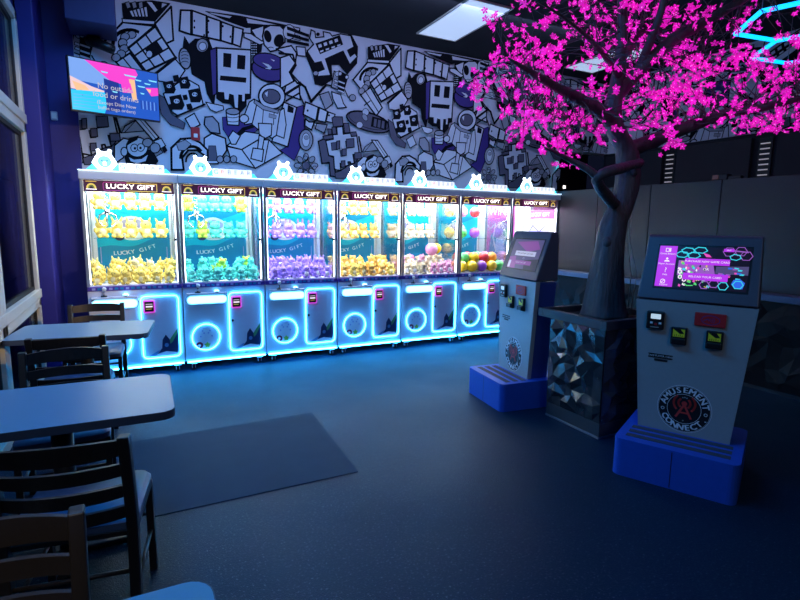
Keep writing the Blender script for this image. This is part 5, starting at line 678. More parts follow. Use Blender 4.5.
# ================================================================== ceiling things
def ceiling_light(x0, x1, y0, y1, label):
    t = thing('ceiling_light', label, 'ceiling light', ((x0 + x1) / 2, (y0 + y1) / 2, CEIL), 0, 'ceiling light panels')
    a, b = (x1 - x0) / 2, (y1 - y0) / 2
    MB().box(-a, a, -b, -b + .02, -.02, -.001, 'frame').box(-a, a, b - .02, b, -.02, -.001, 'frame').box(-a, -a + .02, -b + .02, b - .02, -.02, -.001, 'frame').box(a - .02, a, -b + .02, b - .02, -.02, -.001, 'frame').build('frame', t)
    MB().box(-a + .02, a - .02, -b + .02, b - .02, -.014, -.002, 'diffuser').build('diffuser', t)
    return t
ceiling_light(3.40, 4.00, 5.08, 6.30, 'pale rectangular ceiling light panel above the middle of the claw machines')
ceiling_light(6.12, 6.72, 5.25, 6.45, 'pale ceiling light panel half hidden behind the pink blossom tree')

t = thing('honeycomb_light', 'bright cyan honeycomb neon light of two hexagons hanging under the ceiling', 'neon light', (4.85, 3.02, 3.3))
S = .5; d2 = lambda a: Vector((math.cos(math.radians(a)), math.sin(math.radians(a)), 0)) * S
A = Vector((0, 0, 0)); hx = [A]
for a in (231, 291, 351, 51, 111): hx.append(hx[-1] + d2(a))
F_ = hx[-1] if False else None
edges = [(hx[i], hx[(i + 1) % 6]) for i in range(6)]
Fv = hx[5]; Ev = hx[4]
h2 = [Fv]
for a in (51, 351, 291, 231): h2.append(h2[-1] + d2(a))
edges += [(h2[i], h2[i + 1]) for i in range(4)]
edges += [(h2[4], Ev)]
for a, b in edges: MB().tube([a, b], .019, 'hexlamp', 8).build('light_tube', t)
for v in (hx[1], hx[4], h2[2]): MB().tube([v, v + Vector((0, 0, CEIL - 3.3))], .003, 'wire', 5).build('hanging_wire', t)

du = MB().box(-.50, -.06, 6.28, BACK - .002, 3.53, CEIL - .002, 'duct', .01)
tag(du.build('ceiling_duct'), 'dark navy boxed duct in the upper left corner of the mural wall', 'duct')
t = thing('security_camera', 'small dark camera under the navy duct in the corner above the television', 'camera', (-.25, 6.74, 3.53))
MB().tube([(0, 0, -.001), (0, 0, -.05)], .03, 'black', 12).build('mount', t)
MB().tube([(-.08, .0, -.04), (.14, -.14, -.14)], [.055, .05], 'black', 12).ball((.142, -.142, -.141), .026, 'black', 8, 6).build('body', t)

# television
tl, tr, bl = Vector((-.488, 6.20, 3.159)), Vector((.306, 6.50, 3.173)), Vector((-.520, 6.20, 2.681))
u = (tr - tl); Wt = u.length; u.normalize(); v = (tl - bl); v -= u * v.dot(u); Ht = .49; v.normalize(); nrm = u.cross(v)
ctr = (tl + tr) / 2 - v * Ht / 2
T = Matrix((( u.x, v.x, nrm.x, ctr.x), (u.y, v.y, nrm.y, ctr.y), (u.z, v.z, nrm.z, ctr.z), (0, 0, 0, 1)))
tv = thing('television', 'flat television with a bright food and drinks notice, hung above the leftmost claw machine', 'television', (0, 0, 0)); tv.matrix_world = T
w, h = Wt / 2, Ht / 2
MB().box(-w - .012, w + .012, -h - .016, h + .012, -.045, -.002, 'black', .006).build('housing', tv)
sc = MB().flat([(-w, -h), (w, -h), (w, h), (-w, h)], 'tv_blue', None, .001)
def tvp(pts): return [((x - 40) / 725 * 2 * w - w, h - y * 2 * h) for x, y in pts]
sc.flat(tvp([(40, .0), (200, .0), (420, .30), (390, .45), (40, .42)]), 'tv_sky', None, .0015)
sc.flat(tvp([(160, .0), (570, .0), (590, .10), (540, .30), (460, .36), (350, .32), (260, .17)]), 'tv_mag', None, .002)
sc.flat(tvp([(40, .36), (200, .50), (300, .55), (290, .62), (40, .60)]), 'tv_peach', None, .0025)
sc.flat(tvp([(55, .45), (150, .50), (180, .58), (80, .62)]), 'tv_orange', None, .003)
sc.flat(tvp([(40, .62), (300, .58), (330, .72), (290, 1.), (40, 1.)]), 'tv_cyan', None, .0028)
sc.flat(tvp([(300, .30), (420, .34), (430, .9), (310, .95)]), 'tv_navy', None, .0032)
sc.flat(tvp([(510, .22), (560, .22), (570, .62), (530, .66)]), 'tv_orange', None, .0034)
sc.flat(tvp([(440, .34), (520, .30), (540, .50), (450, .52)]), 'tv_mag', None, .0035)
sc.flat(tvp([(650, .34), (765, .30), (765, .46), (700, .50)]), 'tv_mag', None, .0036)
sc.flat(tvp([(655, .36), (700, .36), (690, .44)]), 'tv_orange', None, .0038)
for x, y, l in ((470, .14, 110), (560, .20, 60), (680, .16, 80), (580, .32, 70), (640, .24, 60), (280, .16, 60), (360, .52, 50), (600, .46, 40)):
    sc.flat(tvp([(x, y), (x + l, y + .004), (x + l - 8, y + .03), (x + 10, y + .028)]), 'tv_light', None, .0039)
for i in range(9): sc.flat(tvp([(600 + i * 17, .62), (606 + i * 17, .62), (606 + i * 17, .80), (600 + i * 17, .80)]), 'tv_sky' if i % 2 else 'tv_navy', None, .0037)
for i in range(5): sc.flat(tvp([(50, .70 + i * .06), (290, .66 + i * .07), (290, .665 + i * .07), (50, .71 + i * .06)]), 'tv_sky', None, .0037)
for i, (s_, y, z) in enumerate((('No outside', .46, .076), ('food or drinks', .635, .076), ('(Except Dine Now', .79, .050), ('buffet togo orders)', .895, .047))):
    sc.text(s_, z, -.01, h - y * 2 * h, 'tv_text', None, .0045)
sc.build('screen', tv)
MB().tube([(0, 0, -.045), (0, 0, -.14)], .03, 'black', 8).box(-.1, .1, -.1, .1, -.06, -.046, 'black').box(-.06, .06, -.06, .06, -.15, -.14, 'black').tube([(0, 0, -.14), (.10, .0, -.42)], .022, 'black', 8).build('wall_bracket', tv)

# fire alarm, wall plate, corridor lamp, louvres
t = thing('fire_alarm', 'small red fire alarm on the mural between the first two claw machines', 'alarm', (.70, BACK - .026, 2.615))
MB().box(-.05, .05, -.03, .0, -.075, .075, 'alarm', .012).build('housing', t)
MB().box(-.022, .022, -.045, -.028, -.045, .0, 'white_print', .006).build('strobe_lens', t)
t = thing('wall_sensor', 'small pale sensor box on the blue wall left of the television', 'sensor', (-.70, BACK - .002, 2.68))
MB().box(-.03, .03, -.035, 0, -.045, .045, 'plate', .008).build('housing', t); MB().box(-.022, .022, -.038, -.034, -.03, .03, 'white_print', .001).build('cover', t)
tag(MB().box(8.36, 8.43, 8.64, 8.66, 2.41, 2.48, 'tinylamp', .01).box(8.33, 8.46, 8.66, 8.695, 2.38, 2.51, 'black', .01).build('wall_lamp'), 'tiny white lamp in the dark opening right of the last claw machine', 'lamp')
for i, (y, lab) in enumerate(((5.475, 'louvre with glowing slats on the dark right wall just right of the tree trunk'), (4.10, 'louvre with glowing slats on the dark right wall, near the right edge of the photo'))):
    t = thing('glowing_louvre', lab, 'wall lamp', (RIGHT - .002, y, 2.28), 0, 'louvres on the right wall')
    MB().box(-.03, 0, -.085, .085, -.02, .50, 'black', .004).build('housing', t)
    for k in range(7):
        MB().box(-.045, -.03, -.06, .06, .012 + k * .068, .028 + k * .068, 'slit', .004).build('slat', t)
# ================================================================== claw machines
MX, MY, PITCH, MW, MD = -.445, 5.844, .8632, .853, .80
ORD = ['leftmost', 'second from the left', 'third from the left', 'middle', 'third from the right', 'second from the right', 'rightmost']
CONTENT = ['yellow plush toys', 'teal plush toys', 'purple plush toys', 'orange plush toys', 'cream plush toys and pink balls', 'coloured balls', 'white plush toys under a magenta poster']

def claw_machine():
    t = thing('claw_machine', '-', 'claw machine', (0, 0, 0), 0, 'claw machines in a row along the mural wall')
    # lower cabinet
    MB().box(0, MW, 0, MD, .10, .895, 'cab', .008).box(.02, MW - .02, .02, MD - .02, .075, .10, 'cab_dark').build('cabinet', t)
    b = MB().box(0, MW, -.012, MD, .895, .937, 'deck', .005)
    for i in range(16): b.box(.04 + i * .049, .07 + i * .049, -.016, -.011, .905, .927, 'print_lilac' if i % 3 == 0 else 'sky_print2', .001)
    b.build('trim_strip', t)
    tag(MB().box(.012, MW - .012, -.012, -.001, .084, .100, 'neon_base', .003).build('base_light', t), 'glowing strip along the foot')
    for x in (.075, MW - .075):
        for y in (.022, MD - .075):
            c = MB().box(x - .035, x + .035, y - .035, y + .035, .062, .0745, 'chrome', .003).box(x - .018, x - .013, y - .02, y + .03, .02, .064, 'white_in').box(x + .013, x + .018, y - .02, y + .03, .02, .064, 'white_in').build('caster', t)
            MB().tube([(x - .012, y + .008, .029), (x + .012, y + .008, .029)], .028, 'rubber', 14).build('wheel', c)
    # door with neon outline and rocket decal
    F = Matrix.Translation((-.025, 0, 0)) @ front_sheet(-.001)
    d = MB().prism(rrect(.495, .822, .185, .808, .035), .0, .004, 'disc', F)
    d.flat([(.60, .195), (.76, .195), (.815, .225), (.818, .47), (.76, .39), (.70, .30), (.64, .245)], 'decal_green', F, .0052)
    d.flat([(.69, .20), (.80, .20), (.818, .24), (.818, .43), (.765, .33), (.73, .30)], 'decal_navy', F, .0056)
    d.flat([(.60, .195), (.66, .27), (.668, .36), (.70, .412), (.735, .36), (.745, .27), (.775, .195), (.70, .225)], 'decal_navy', F, .006)
    d.flat(ell(.705, .30, .020, .022, 14), 'decal_sky', F, .0066); d.flat([(.585, .19), (.79, .19), (.80, .215), (.70, .235), (.62, .215)], 'disc', F, .0064)
    d.flat([(.53, .195), (.60, .195), (.64, .25), (.62, .245)], 'decal_sky', F, .0054)
    d.build('door', t)
    dk = MB().tube([(.49, -.006, .515), (.49, -.018, .515)], .013, 'black', 12).build('lock', t)
    pts = [(x - .025, -.013, z) for x, z in rrect(.482, .838, .172, .824, .045, 6)]
    tag(MB().tube(pts, .0048, 'neon', 6, closed=True).build('door_light', t), 'glowing outline of the door')
    # round window
    q = MB().prism(ell(.235, .352, .136, .136, 32), .0, .004, 'disc', F)
    q.flat(ell(.165, .265, .036, .036, 18), 'red_dot', F, .005); q.flat(ell(.165, .265, .015, .015, 12), 'print_white', F, .0056)
    st = []
    for i in range(10): a = math.radians(i * 36 + 90); rr = .036 if i % 2 == 0 else .021; st.append((.245 + rr * math.cos(a), .262 + rr * math.sin(a)))
    q.flat(st, 'green_dot', F, .005)
    for x, z in ((.18, .36), (.215, .395), (.26, .395), (.295, .36), (.20, .42), (.275, .42)): q.flat(ell(x, z, .009, .009, 8), 'print_lilac', F, .005)
    q.text('WIN', .035, .237, .445, 'print_lilac', F, .005)
    q.build('prize_window', t)
    tag(MB().tube([(.21 + .143 * math.cos(a * PI / 20), -.013, .352 + .143 * math.sin(a * PI / 20)) for a in range(40)], .0048, 'neon', 6, closed=True).build('window_light', t), 'glowing ring round the prize window')
    FB = front_sheet(-.001)
    # control bar, joystick, button, card reader
    b = MB().prism(rrect(.022, .440, .715, .818, .05, 6), .0, .055, 'cab', FB); b.prism(rrect(.017, .445, .712, .822, .053, 6), .02, .035, 'chrome', FB)
    b.build('control_bar', t)
    tag(MB().prism(rrect(.035, .427, .729, .804, .037, 6), .055, .064, 'bar', FB).build('bar_light', t), 'glowing long oval lamp')
    b = MB().box(.03, .435, -.075, -.001, .822, .84, 'cab', .006)
    b.build('control_shelf', t)
    j = MB().tube([(.14, -.04, .838), (.14, -.04, .852)], .028, 'black', 14).tube([(.14, -.04, .85), (.145, -.042, .905)], .007, 'chrome', 8).ball((.146, -.043, .918), .021, 'print_white', 10, 8).build('joystick', t)
    MB().tube([(.33, -.04, .838), (.33, -.04, .852)], .034, 'chrome', 14).ball((.33, -.04, .852), (.028, .028, .016), 'bar', 12, 8).build('button', t)
    r = MB().box(.48, .587, -.028, -.004, .655, .783, 'rim_mag', .008).build('card_reader', t)
    s = MB().box(.491, .576, -.034, -.027, .667, .771, 'black', .004); s.line([(.53, .745), (.588, .745)], .005, 'ui_white', F, .0345).line([(.535, .72), (.583, .72)], .016, 'ui_white', F, .0345).line([(.53, .695), (.58, .695)], .004, 'sign_yel', F, .0345)
    s.build('reader_screen', r)
    # glass box
    for x0 in (0., MW - .028):
        for y0 in (0., MD - .028):
            MB().box(x0, x0 + .028, y0, y0 + .028, .937, 1.97, 'alu', .004).build('post', t)
    MB().box(.03, MW - .03, .008, .013, .94, 1.85, 'clear').build('front_pane', t)
    for x in (.008, MW - .013): MB().box(x, x + .005, .03, MD - .03, .94, 1.965, 'clear').build('side_pane', t)
    for x0 in (.014, MW - .018): MB().box(x0, x0 + .004, .60, MD - .055, .947, 1.944, 'white_in').build('side_panel', t)
    for x0 in (.030, MW - .038): tag(MB().box(x0, x0 + .008, .020, .032, .96, 1.84, 'corner_lamp', .002).build('corner_light', t), 'white light strip behind the front post')
    for z in (1.40,): MB().box(MW - .05, MW - .026, .012, .03, z - .014, z + .014, 'black', .003).build('latch', t)
    # roof and lamp
    MB().box(-.004, MW + .004, -.03, MD, 1.970, 2.052, 'cab_roof', .006).build('roof', t)
    tag(MB().box(-.004, MW + .004, -.046, -.028, 2.053, 2.059, 'roof_edge', .001).build('roof_light', t), 'thin glowing edge of the roof')
    tag(MB().box(.06, MW - .06, .10, MD - .10, 1.945, 1.968, 'toplight', .004).build('cabinet_lamp', t), 'bright white lamp under the roof')
    # name sign
    sg = MB().box(.03, MW - .03, .018, .05, 1.860, 1.968, 'sign', .004); G = front_sheet(.0175)
    sg.line(rrect(.195, .665, 1.876, 1.952, .014, 3), .006, 'sign_mag', G, .0006, True); sg.line([(.40, 1.876), (.665, 1.876), (.665, 1.952), (.40, 1.952)], .006, 'sign_yel', G, .0008)
    for cx in (.095, .755):
        sg.line([(cx - .042, 1.955), (cx + .042, 1.955)], .006, 'sign_yel', G, .0006); sg.line([(cx - .042, 1.882), (cx + .042, 1.882)], .006, 'sign_text', G, .0006)
        sg.line([(cx + .034 * math.cos(a * PI / 8), 1.892 + .038 * math.sin(a * PI / 8)) for a in range(9)], .014, 'sign_yel', G, .0008)
        sg.line([(cx + .020 * math.cos(a * PI / 8), 1.892 + .022 * math.sin(a * PI / 8)) for a in range(9)], .008, 'green_dot', G, .001)
    s_ = sg.build('name_sign', t)
    L = MB()
    for dx, dy in ((-.001, 0), (.001, 0), (0, .001), (0, -.001)): L.text('LUCKY GIFT', .063, .43 + dx, 1.914 + dy, 'sign_text', G, .0016 + abs(dx) * .1, 1.24)
    L.build('lettering', s_)
    # glowing topper
    K = front_sheet(.0)
    tp = MB().prism([(.06, 2.060), (.80, 2.060), (.76, 2.105), (.35, 2.11), (.31, 2.14), (.14, 2.14)], -.03, .0, 'topper_blue', K).build('topper', t)
    em = MB().prism([(.115, 2.13), (.145, 2.185), (.165, 2.215), (.155, 2.252), (.178, 2.262), (.196, 2.237), (.245, 2.237), (.263, 2.262), (.288, 2.252), (.278, 2.215), (.30, 2.185), (.328, 2.13), (.275, 2.068), (.165, 2.068)], .001, .02, 'topper', K)
    em.flat(ell(.221, 2.142, .058, .055, 26), 'topper_face', K, .0205)
    for x in (.20, .243): em.flat(ell(x, 2.152, .006, .008, 8), 'print_dark', K, .021)
    em.flat(rrect(.208, .235, 2.105, 2.142, .008, 3), 'topper', K, .0208)
    tag(em.build('emblem', tp), 'glowing white eared badge')
    lt = MB()
    for i, (ch, m) in enumerate((('G', 't_teal'), ('R', 't_orange'), ('B', 't_grey'), ('E', 't_grey'), ('A', 't_grey'), ('R', 't_grey'))):
        x = .372 + i * .067; lt.prism(rrect(x - .0325, x + .0325, 2.066, 2.140, .008, 2), .001, .014, 'letter_block', K)
        lt.text(ch, .066, x, 2.103, m, K, .0145, 1.1)
    tag(lt.build('lettering', tp), 'glowing white letter blocks')
    # claw on its carriage
    c = MB().box(.04, MW - .04, .34, .37, 1.915, 1.94, 'alu', .003).box(.14, .26, .31, .40, 1.86, 1.915, 'white_in', .006).build('carriage', t)
    cl = MB().tube([(.20, .355, 1.862), (.20, .355, 1.69)], .004, 'rubber', 6)
    cl.tube([(.20 + .016 * math.cos(i * .9), .355 + .016 * math.sin(i * .9), 1.855 - i * .006) for i in range(28)], .0035, 'chrome', 5)
    cl.tube([(.20, .355, 1.70), (.20, .355, 1.64)], .026, 'chrome', 14)
    for k in range(3):
        a = k * 2 * PI / 3 + .5; ca, sa = math.cos(a), math.sin(a)
        cl.tube([(.20 + r_ * ca, .355 + r_ * sa, z) for r_, z in ((.02, 1.665), (.085, 1.64), (.10, 1.58), (.05, 1.525), (.035, 1.53))], [.007, .008, .007, .006, .004], 'chrome', 6)
    cl.build('claw', t)
    # inside: floor, shelves
    MB().box(.03, MW - .03, .03, MD - .05, .938, .946, 'white_in').build('prize_floor', t)
    for z in (1.40, 1.70): MB().box(.06, MW - .06, .46, .735, z - .008, z, 'acrylic').build('shelf', t)
    b = MB().box(.345, .350, .04, .30, .947, 1.13, 'acrylic').box(.03, .345, .295, .30, .947, 1.13, 'acrylic'); b.build('chute_guard', t)
    return t

def backdrop(t, kind):
    Y = .745; G = front_sheet(Y)
    b = MB().box(.03, MW - .03, Y, Y + .012, .94, 1.965, 'white_in')
    if kind < 6:
        b.prism(rrect(.07, .80, 1.0, 1.955, .03, 4), .0004, .002, 'sky_print', G)
        b.flat([(.07, 1.37)] + [(.07 + .73 * i / 12, 1.29 + .15 * (i / 12) ** 2 + .02 * math.sin(i * .8)) for i in range(13)] + [(.80, 1.0), (.07, 1.0)], 'sky_print2', G, .0026)
        if kind in (1, 3, 5): b.flat([(.07, 1.62), (.40, 1.58), (.80, 1.72), (.80, 1.955), (.07, 1.955)], 'sky_print2', G, .0024)
        b.flat(ell(.42, 1.51, .165, .13, 28), 'print_white', G, .003); b.flat(ell(.42, 1.55, .115, .06, 24), 'print_lilac', G, .0034); b.flat(ell(.42, 1.42, .13, .05, 24), 'print_white', G, .0036)
        b.flat(ell(.29, 1.41, .05, .045, 14), 'print_dark', G, .0040); b.flat(ell(.29, 1.42, .02, .02, 10), 'green_dot', G, .0044)
        for x in (.385, .455): b.flat(ell(x, 1.555, .010, .014, 10), 'print_dark', G, .004)
        b.line([(.10, 1.29), (.10, 1.12)], .008, 'print_lilac', G, .004); b.line([(.765, 1.29), (.765, 1.12)], .008, 'print_lilac', G, .004)
    else:
        b.flat([(.04, .95), (.66, .95), (.66, 1.90), (.04, 1.90)], 'poster_pink', G, .002)
        b.flat([(.14, .95), (.58, .95), (.60, 1.35), (.52, 1.62), (.40, 1.66), (.20, 1.45)], 'poster_dark', G, .0026)
        b.line([(.10, 1.62), (.18, 1.54), (.28, 1.62), (.24, 1.40), (.30, 1.20)], .02, 'skin', G, .0034); b.line([(.42, 1.60), (.50, 1.46), (.44, 1.30)], .02, 'skin', G, .0034)
        b.flat(ell(.36, 1.60, .045, .055, 16), 'skin', G, .0036); b.flat([(.30, 1.40), (.44, 1.40), (.47, 1.18), (.28, 1.18)], 'print_lilac', G, .003)
        b.text('SWING', .17, .33, 1.80, 'print_white', G, .004, .95)
    o = b.build('backdrop', t)
    if kind < 6:
        L = MB(); s = 'LUCKY GIFT'
        for i, ch in enumerate(s):
            x = .235 + i * .044; z = 1.225 + .075 * (i / 9) ** 2
            for dx in (0, .002): L.text(ch, .062, x + dx, z, 'print_white', G, .0032 + dx * .01, 1.1, math.atan(.2 * i / 9 / .4) * .8)
        L.build('lettering', o)

proto = claw_machine(); machines = []
for k in range(7):
    o = proto if k == 0 else copy_tree(proto)
    o.location = (MX + k * PITCH, MY, 0)
    o['label'] = ['leftmost claw machine in the row, filled with yellow plush toys', 'second claw machine from the left, filled with teal plush toys', 'claw machine filled with purple plush toys, third from the left',
                  'middle claw machine of the row, filled with orange plush toys', 'claw machine holding cream plush toys and large pink balls, right of the orange one', 'claw machine filled with shiny coloured balls, beside the small touch screen kiosk',
                  'rightmost claw machine with a magenta poster inside, half hidden behind the far kiosk'][k]
    machines.append(o)
for k, o in enumerate(machines): backdrop(o, k)
# artwork on the right wall inside the last machine
Xs = Matrix(((0, 0, -1, MW - .016), (-1, 0, 0, .72), (0, 1, 0, 0), (0, 0, 0, 1)))
b = MB().flat([(.02, .95), (.66, .95), (.66, 1.83), (.02, 1.83)], 'print_white', Xs, .0).flat([(.02, 1.70), (.66, 1.70), (.66, 1.83), (.02, 1.83)], 'poster_pink', Xs, .001)
b.flat([(.06, 1.30), (.40, 1.28), (.62, 1.45), (.50, 1.60), (.16, 1.62)], 'print_lilac', Xs, .0012)
b.line([(.06, 1.45), (.20, 1.60), (.34, 1.50), (.58, 1.66)], .012, 'print_dark', Xs, .002).line([(.34, 1.50), (.30, 1.34), (.14, 1.30)], .012, 'print_dark', Xs, .002).line([(.30, 1.34), (.52, 1.30)], .012, 'print_dark', Xs, .002)
b.text('LUCKY GIFT', .08, .34, 1.765, 'print_white', Xs, .002)
b.build('side_poster', machines[6])

# ------------------------------------------------------------------ plush toys and balls
def plush(col, ears, belly=None, s=1.):
    b = MB(); m = 'plush_' + col; m2 = 'plush_' + (belly or col)
    b.ball((0, 0, .050), (.050, .043, .050), m, 10, 7).ball((0, -.004, .112), (.047, .042, .042), m, 10, 7)
    b.ball((0, -.030, .048), (.032, .020, .034), m2, 8, 6)
    for sx in (-1, 1):
        if ears == 'round': b.ball((sx * .034, .002, .150), (.016, .010, .016), m, 8, 6)
        elif ears == 'point': b.tube([(sx * .026, 0, .142), (sx * .042, .004, .182)], [.013, .003], m, 7)
        else: b.ball((sx * .024, .004, .163), (.011, .009, .030), m, 8, 6)
        b.ball((sx * .050, -.012, .066), (.016, .016, .024), m, 8, 6); b.ball((sx * .028, -.034, .014), (.019, .026, .016), m, 8, 6)
        b.ball((sx * .018, -.043, .118), (.005, .004, .006), 'black', 6, 5)
    b.ball((0, -.047, .106), (.005, .004, .004), 'plush_brown', 6, 5)
    return b
KINDS = [('yellow', 'point', 'paleyellow'), ('teal', 'round', 'teal'), ('purple', 'long', 'purple'), ('orange', 'round', 'paleyellow'), ('cream', 'round', 'white'), None, ('white', 'round', 'white')]
EXTRA = {1: ('lime', 'round', 'lime'), 3: ('yellow', 'round', 'paleyellow'), 4: ('pink', 'round', 'white'), 6: ('cream', 'round', 'white'), 0: ('paleyellow', 'point', 'yellow'), 2: ('purple', 'round', 'white')}
WHERE = ['the leftmost claw machine', 'the second claw machine', 'the third claw machine', 'the middle claw machine', 'the fifth claw machine', '', 'the rightmost claw machine']
NTH = ['leftmost', 'second', 'third', 'fourth', 'rightmost']
_first = {}
def put_toy(k, spec, x, y, z, rz, tilt, sc, label, group, cat='plush toy'):
    key = (spec, k)
    if spec not in _first:
        o = plush(*spec).build('plush_toy'); _first[spec] = o; fresh = True
    else:
        o = _first[spec].copy(); C.objects.link(o)
    o.location = (MX + k * PITCH + x, MY + y, z); o.rotation_euler = (tilt[0], tilt[1], rz); o.scale = (sc,) * 3
    tag(o, label, cat, group)
    return o
CN = {'yellow': 'yellow', 'teal': 'teal', 'purple': 'purple', 'orange': 'orange', 'cream': 'cream', 'white': 'white', 'lime': 'lime green', 'pink': 'pink', 'paleyellow': 'pale yellow'}
for k in (0, 1, 2, 3, 4, 6):
    col = KINDS[k]; W_ = WHERE[k]
    # two shelves of five
    if k != 6:
        for zi, (z, nm) in enumerate(((1.402, 'lower shelf'), (1.702, 'upper shelf'))):
            for i in range(5):
                sp = col if not (k in (1, 3) and (i + zi) % 4 == 1) else EXTRA[k]
                put_toy(k, sp, .13 + i * .145 + rnd.uniform(-.008, .008), .565 + rnd.uniform(-.01, .02), z, rnd.uniform(-.35, .35), (rnd.uniform(-.06, .0), 0), 1.18 + rnd.uniform(0, .08),
                        '%s plush toy, %s on the %s of %s' % (CN[sp[0]], NTH[i], nm, W_), 'shelf toys in ' + W_)
    tiers = [(.948, [(.09, 6), (.225, 7), (.36, 6), (.49, 6)], 0), (1.035, [(.30, 5), (.43, 6)], 1)] if k != 6 else [(.952, [(.12, 5), (.28, 5)], 0)]
    for z, rows, ti in tiers:
        for y, n in rows:
            for i in range(n):
                x = .10 + (.655 / (n - 1)) * i + rnd.uniform(-.012, .012)
                sp = EXTRA[k] if (k in EXTRA and rnd.random() < {1: .16, 3: .45, 4: .3, 6: .4, 0: .12, 2: .25}[k]) else col
                put_toy(k, sp, x, y + rnd.uniform(-.012, .012), z + (rnd.uniform(0, .02) if ti else 0), rnd.uniform(-.8, .8), (rnd.uniform(-.7, .2), rnd.uniform(-.5, .5)) if ti else (rnd.uniform(-.25, .05), rnd.uniform(-.12, .12)), .86 + rnd.uniform(0, .1),
                        '%s plush toy heaped on the floor of %s' % (CN[sp[0]], W_), 'heap of %s toys in %s' % (CN[sp[0]], W_))
_bm = {}
def put_ball(k, col, x, y, z, r, label, group):
    if col not in _bm:
        b = MB().ball((0, 0, 0), 1., 'ball_' + col, 20, 14).tube([(0, 0, .97), (0, 0, 1.03)], .06, 'ball_' + col, 8)
        o = b.build('toy_ball'); _bm[col] = o
    else: o = _bm[col].copy(); C.objects.link(o)
    o.location = (MX + k * PITCH + x, MY + y, z); o.scale = (r,) * 3; o.rotation_euler = (rnd.uniform(0, 3), rnd.uniform(0, 3), 0)
    tag(o, label, 'ball', group)
cols = ['yellow', 'yellow', 'purple', 'orange', 'green', 'red', 'pink']
R_ = .078; idx = 0
base = [(.12, .12), (.285, .11), (.45, .12), (.615, .11), (.755, .13), (.13, .285), (.295, .28), (.46, .285), (.625, .28), (.75, .30), (.12, .45), (.285, .45), (.45, .45), (.615, .45), (.76, .47)]
bc = ['yellow', 'yellow', 'purple', 'yellow', 'green', 'orange', 'yellow', 'green', 'orange', 'purple', 'pink', 'red', 'yellow', 'green', 'yellow']
for (x, y), c in zip(base, bc): put_ball(5, c, x, y, .948 + R_, R_, 'shiny %s ball at the bottom of the ball-filled claw machine' % c, '%s balls at the bottom of the ball machine' % c)
top = [(.205, .20, 'green'), (.37, .20, 'yellow'), (.54, .20, 'red'), (.69, .215, 'orange'), (.21, .37, 'red'), (.375, .365, 'red'), (.54, .37, 'green'), (.69, .385, 'pink')]
for x, y, c in top: put_ball(5, c, x, y, .948 + R_ + .113, R_, 'shiny %s ball on top of the pile in the ball-filled claw machine' % c, '%s balls on top of the ball machine pile' % c)
for z, nm, row in ((1.402, 'lower', ('yellow', 'green', 'purple')), (1.702, 'upper', ('yellow', 'pink', 'red'))):
    for i, c in enumerate(row): put_ball(5, c, .20 + i * .22, .59, z + R_, R_, '%s ball, %s on the %s shelf of the ball-filled claw machine' % (c, ('leftmost', 'middle', 'rightmost')[i], nm), 'shelf balls in the ball machine')
for x, y, z, r in ((.70, .60, 1.03, .085), (.60, .30, 1.255, .085), (.76, .44, 1.26, .075)):
    put_ball(4, 'pink' if r > .08 else 'yellow', x, y, z, r, {.60: 'large pink ball resting on cream plush toys in the machine right of the orange toys', .70: 'large pink ball low at the back of the cream toy machine', .76: 'yellow ball resting on cream plush toys beside the pink ball'}[x], 'balls among the cream plush toys')
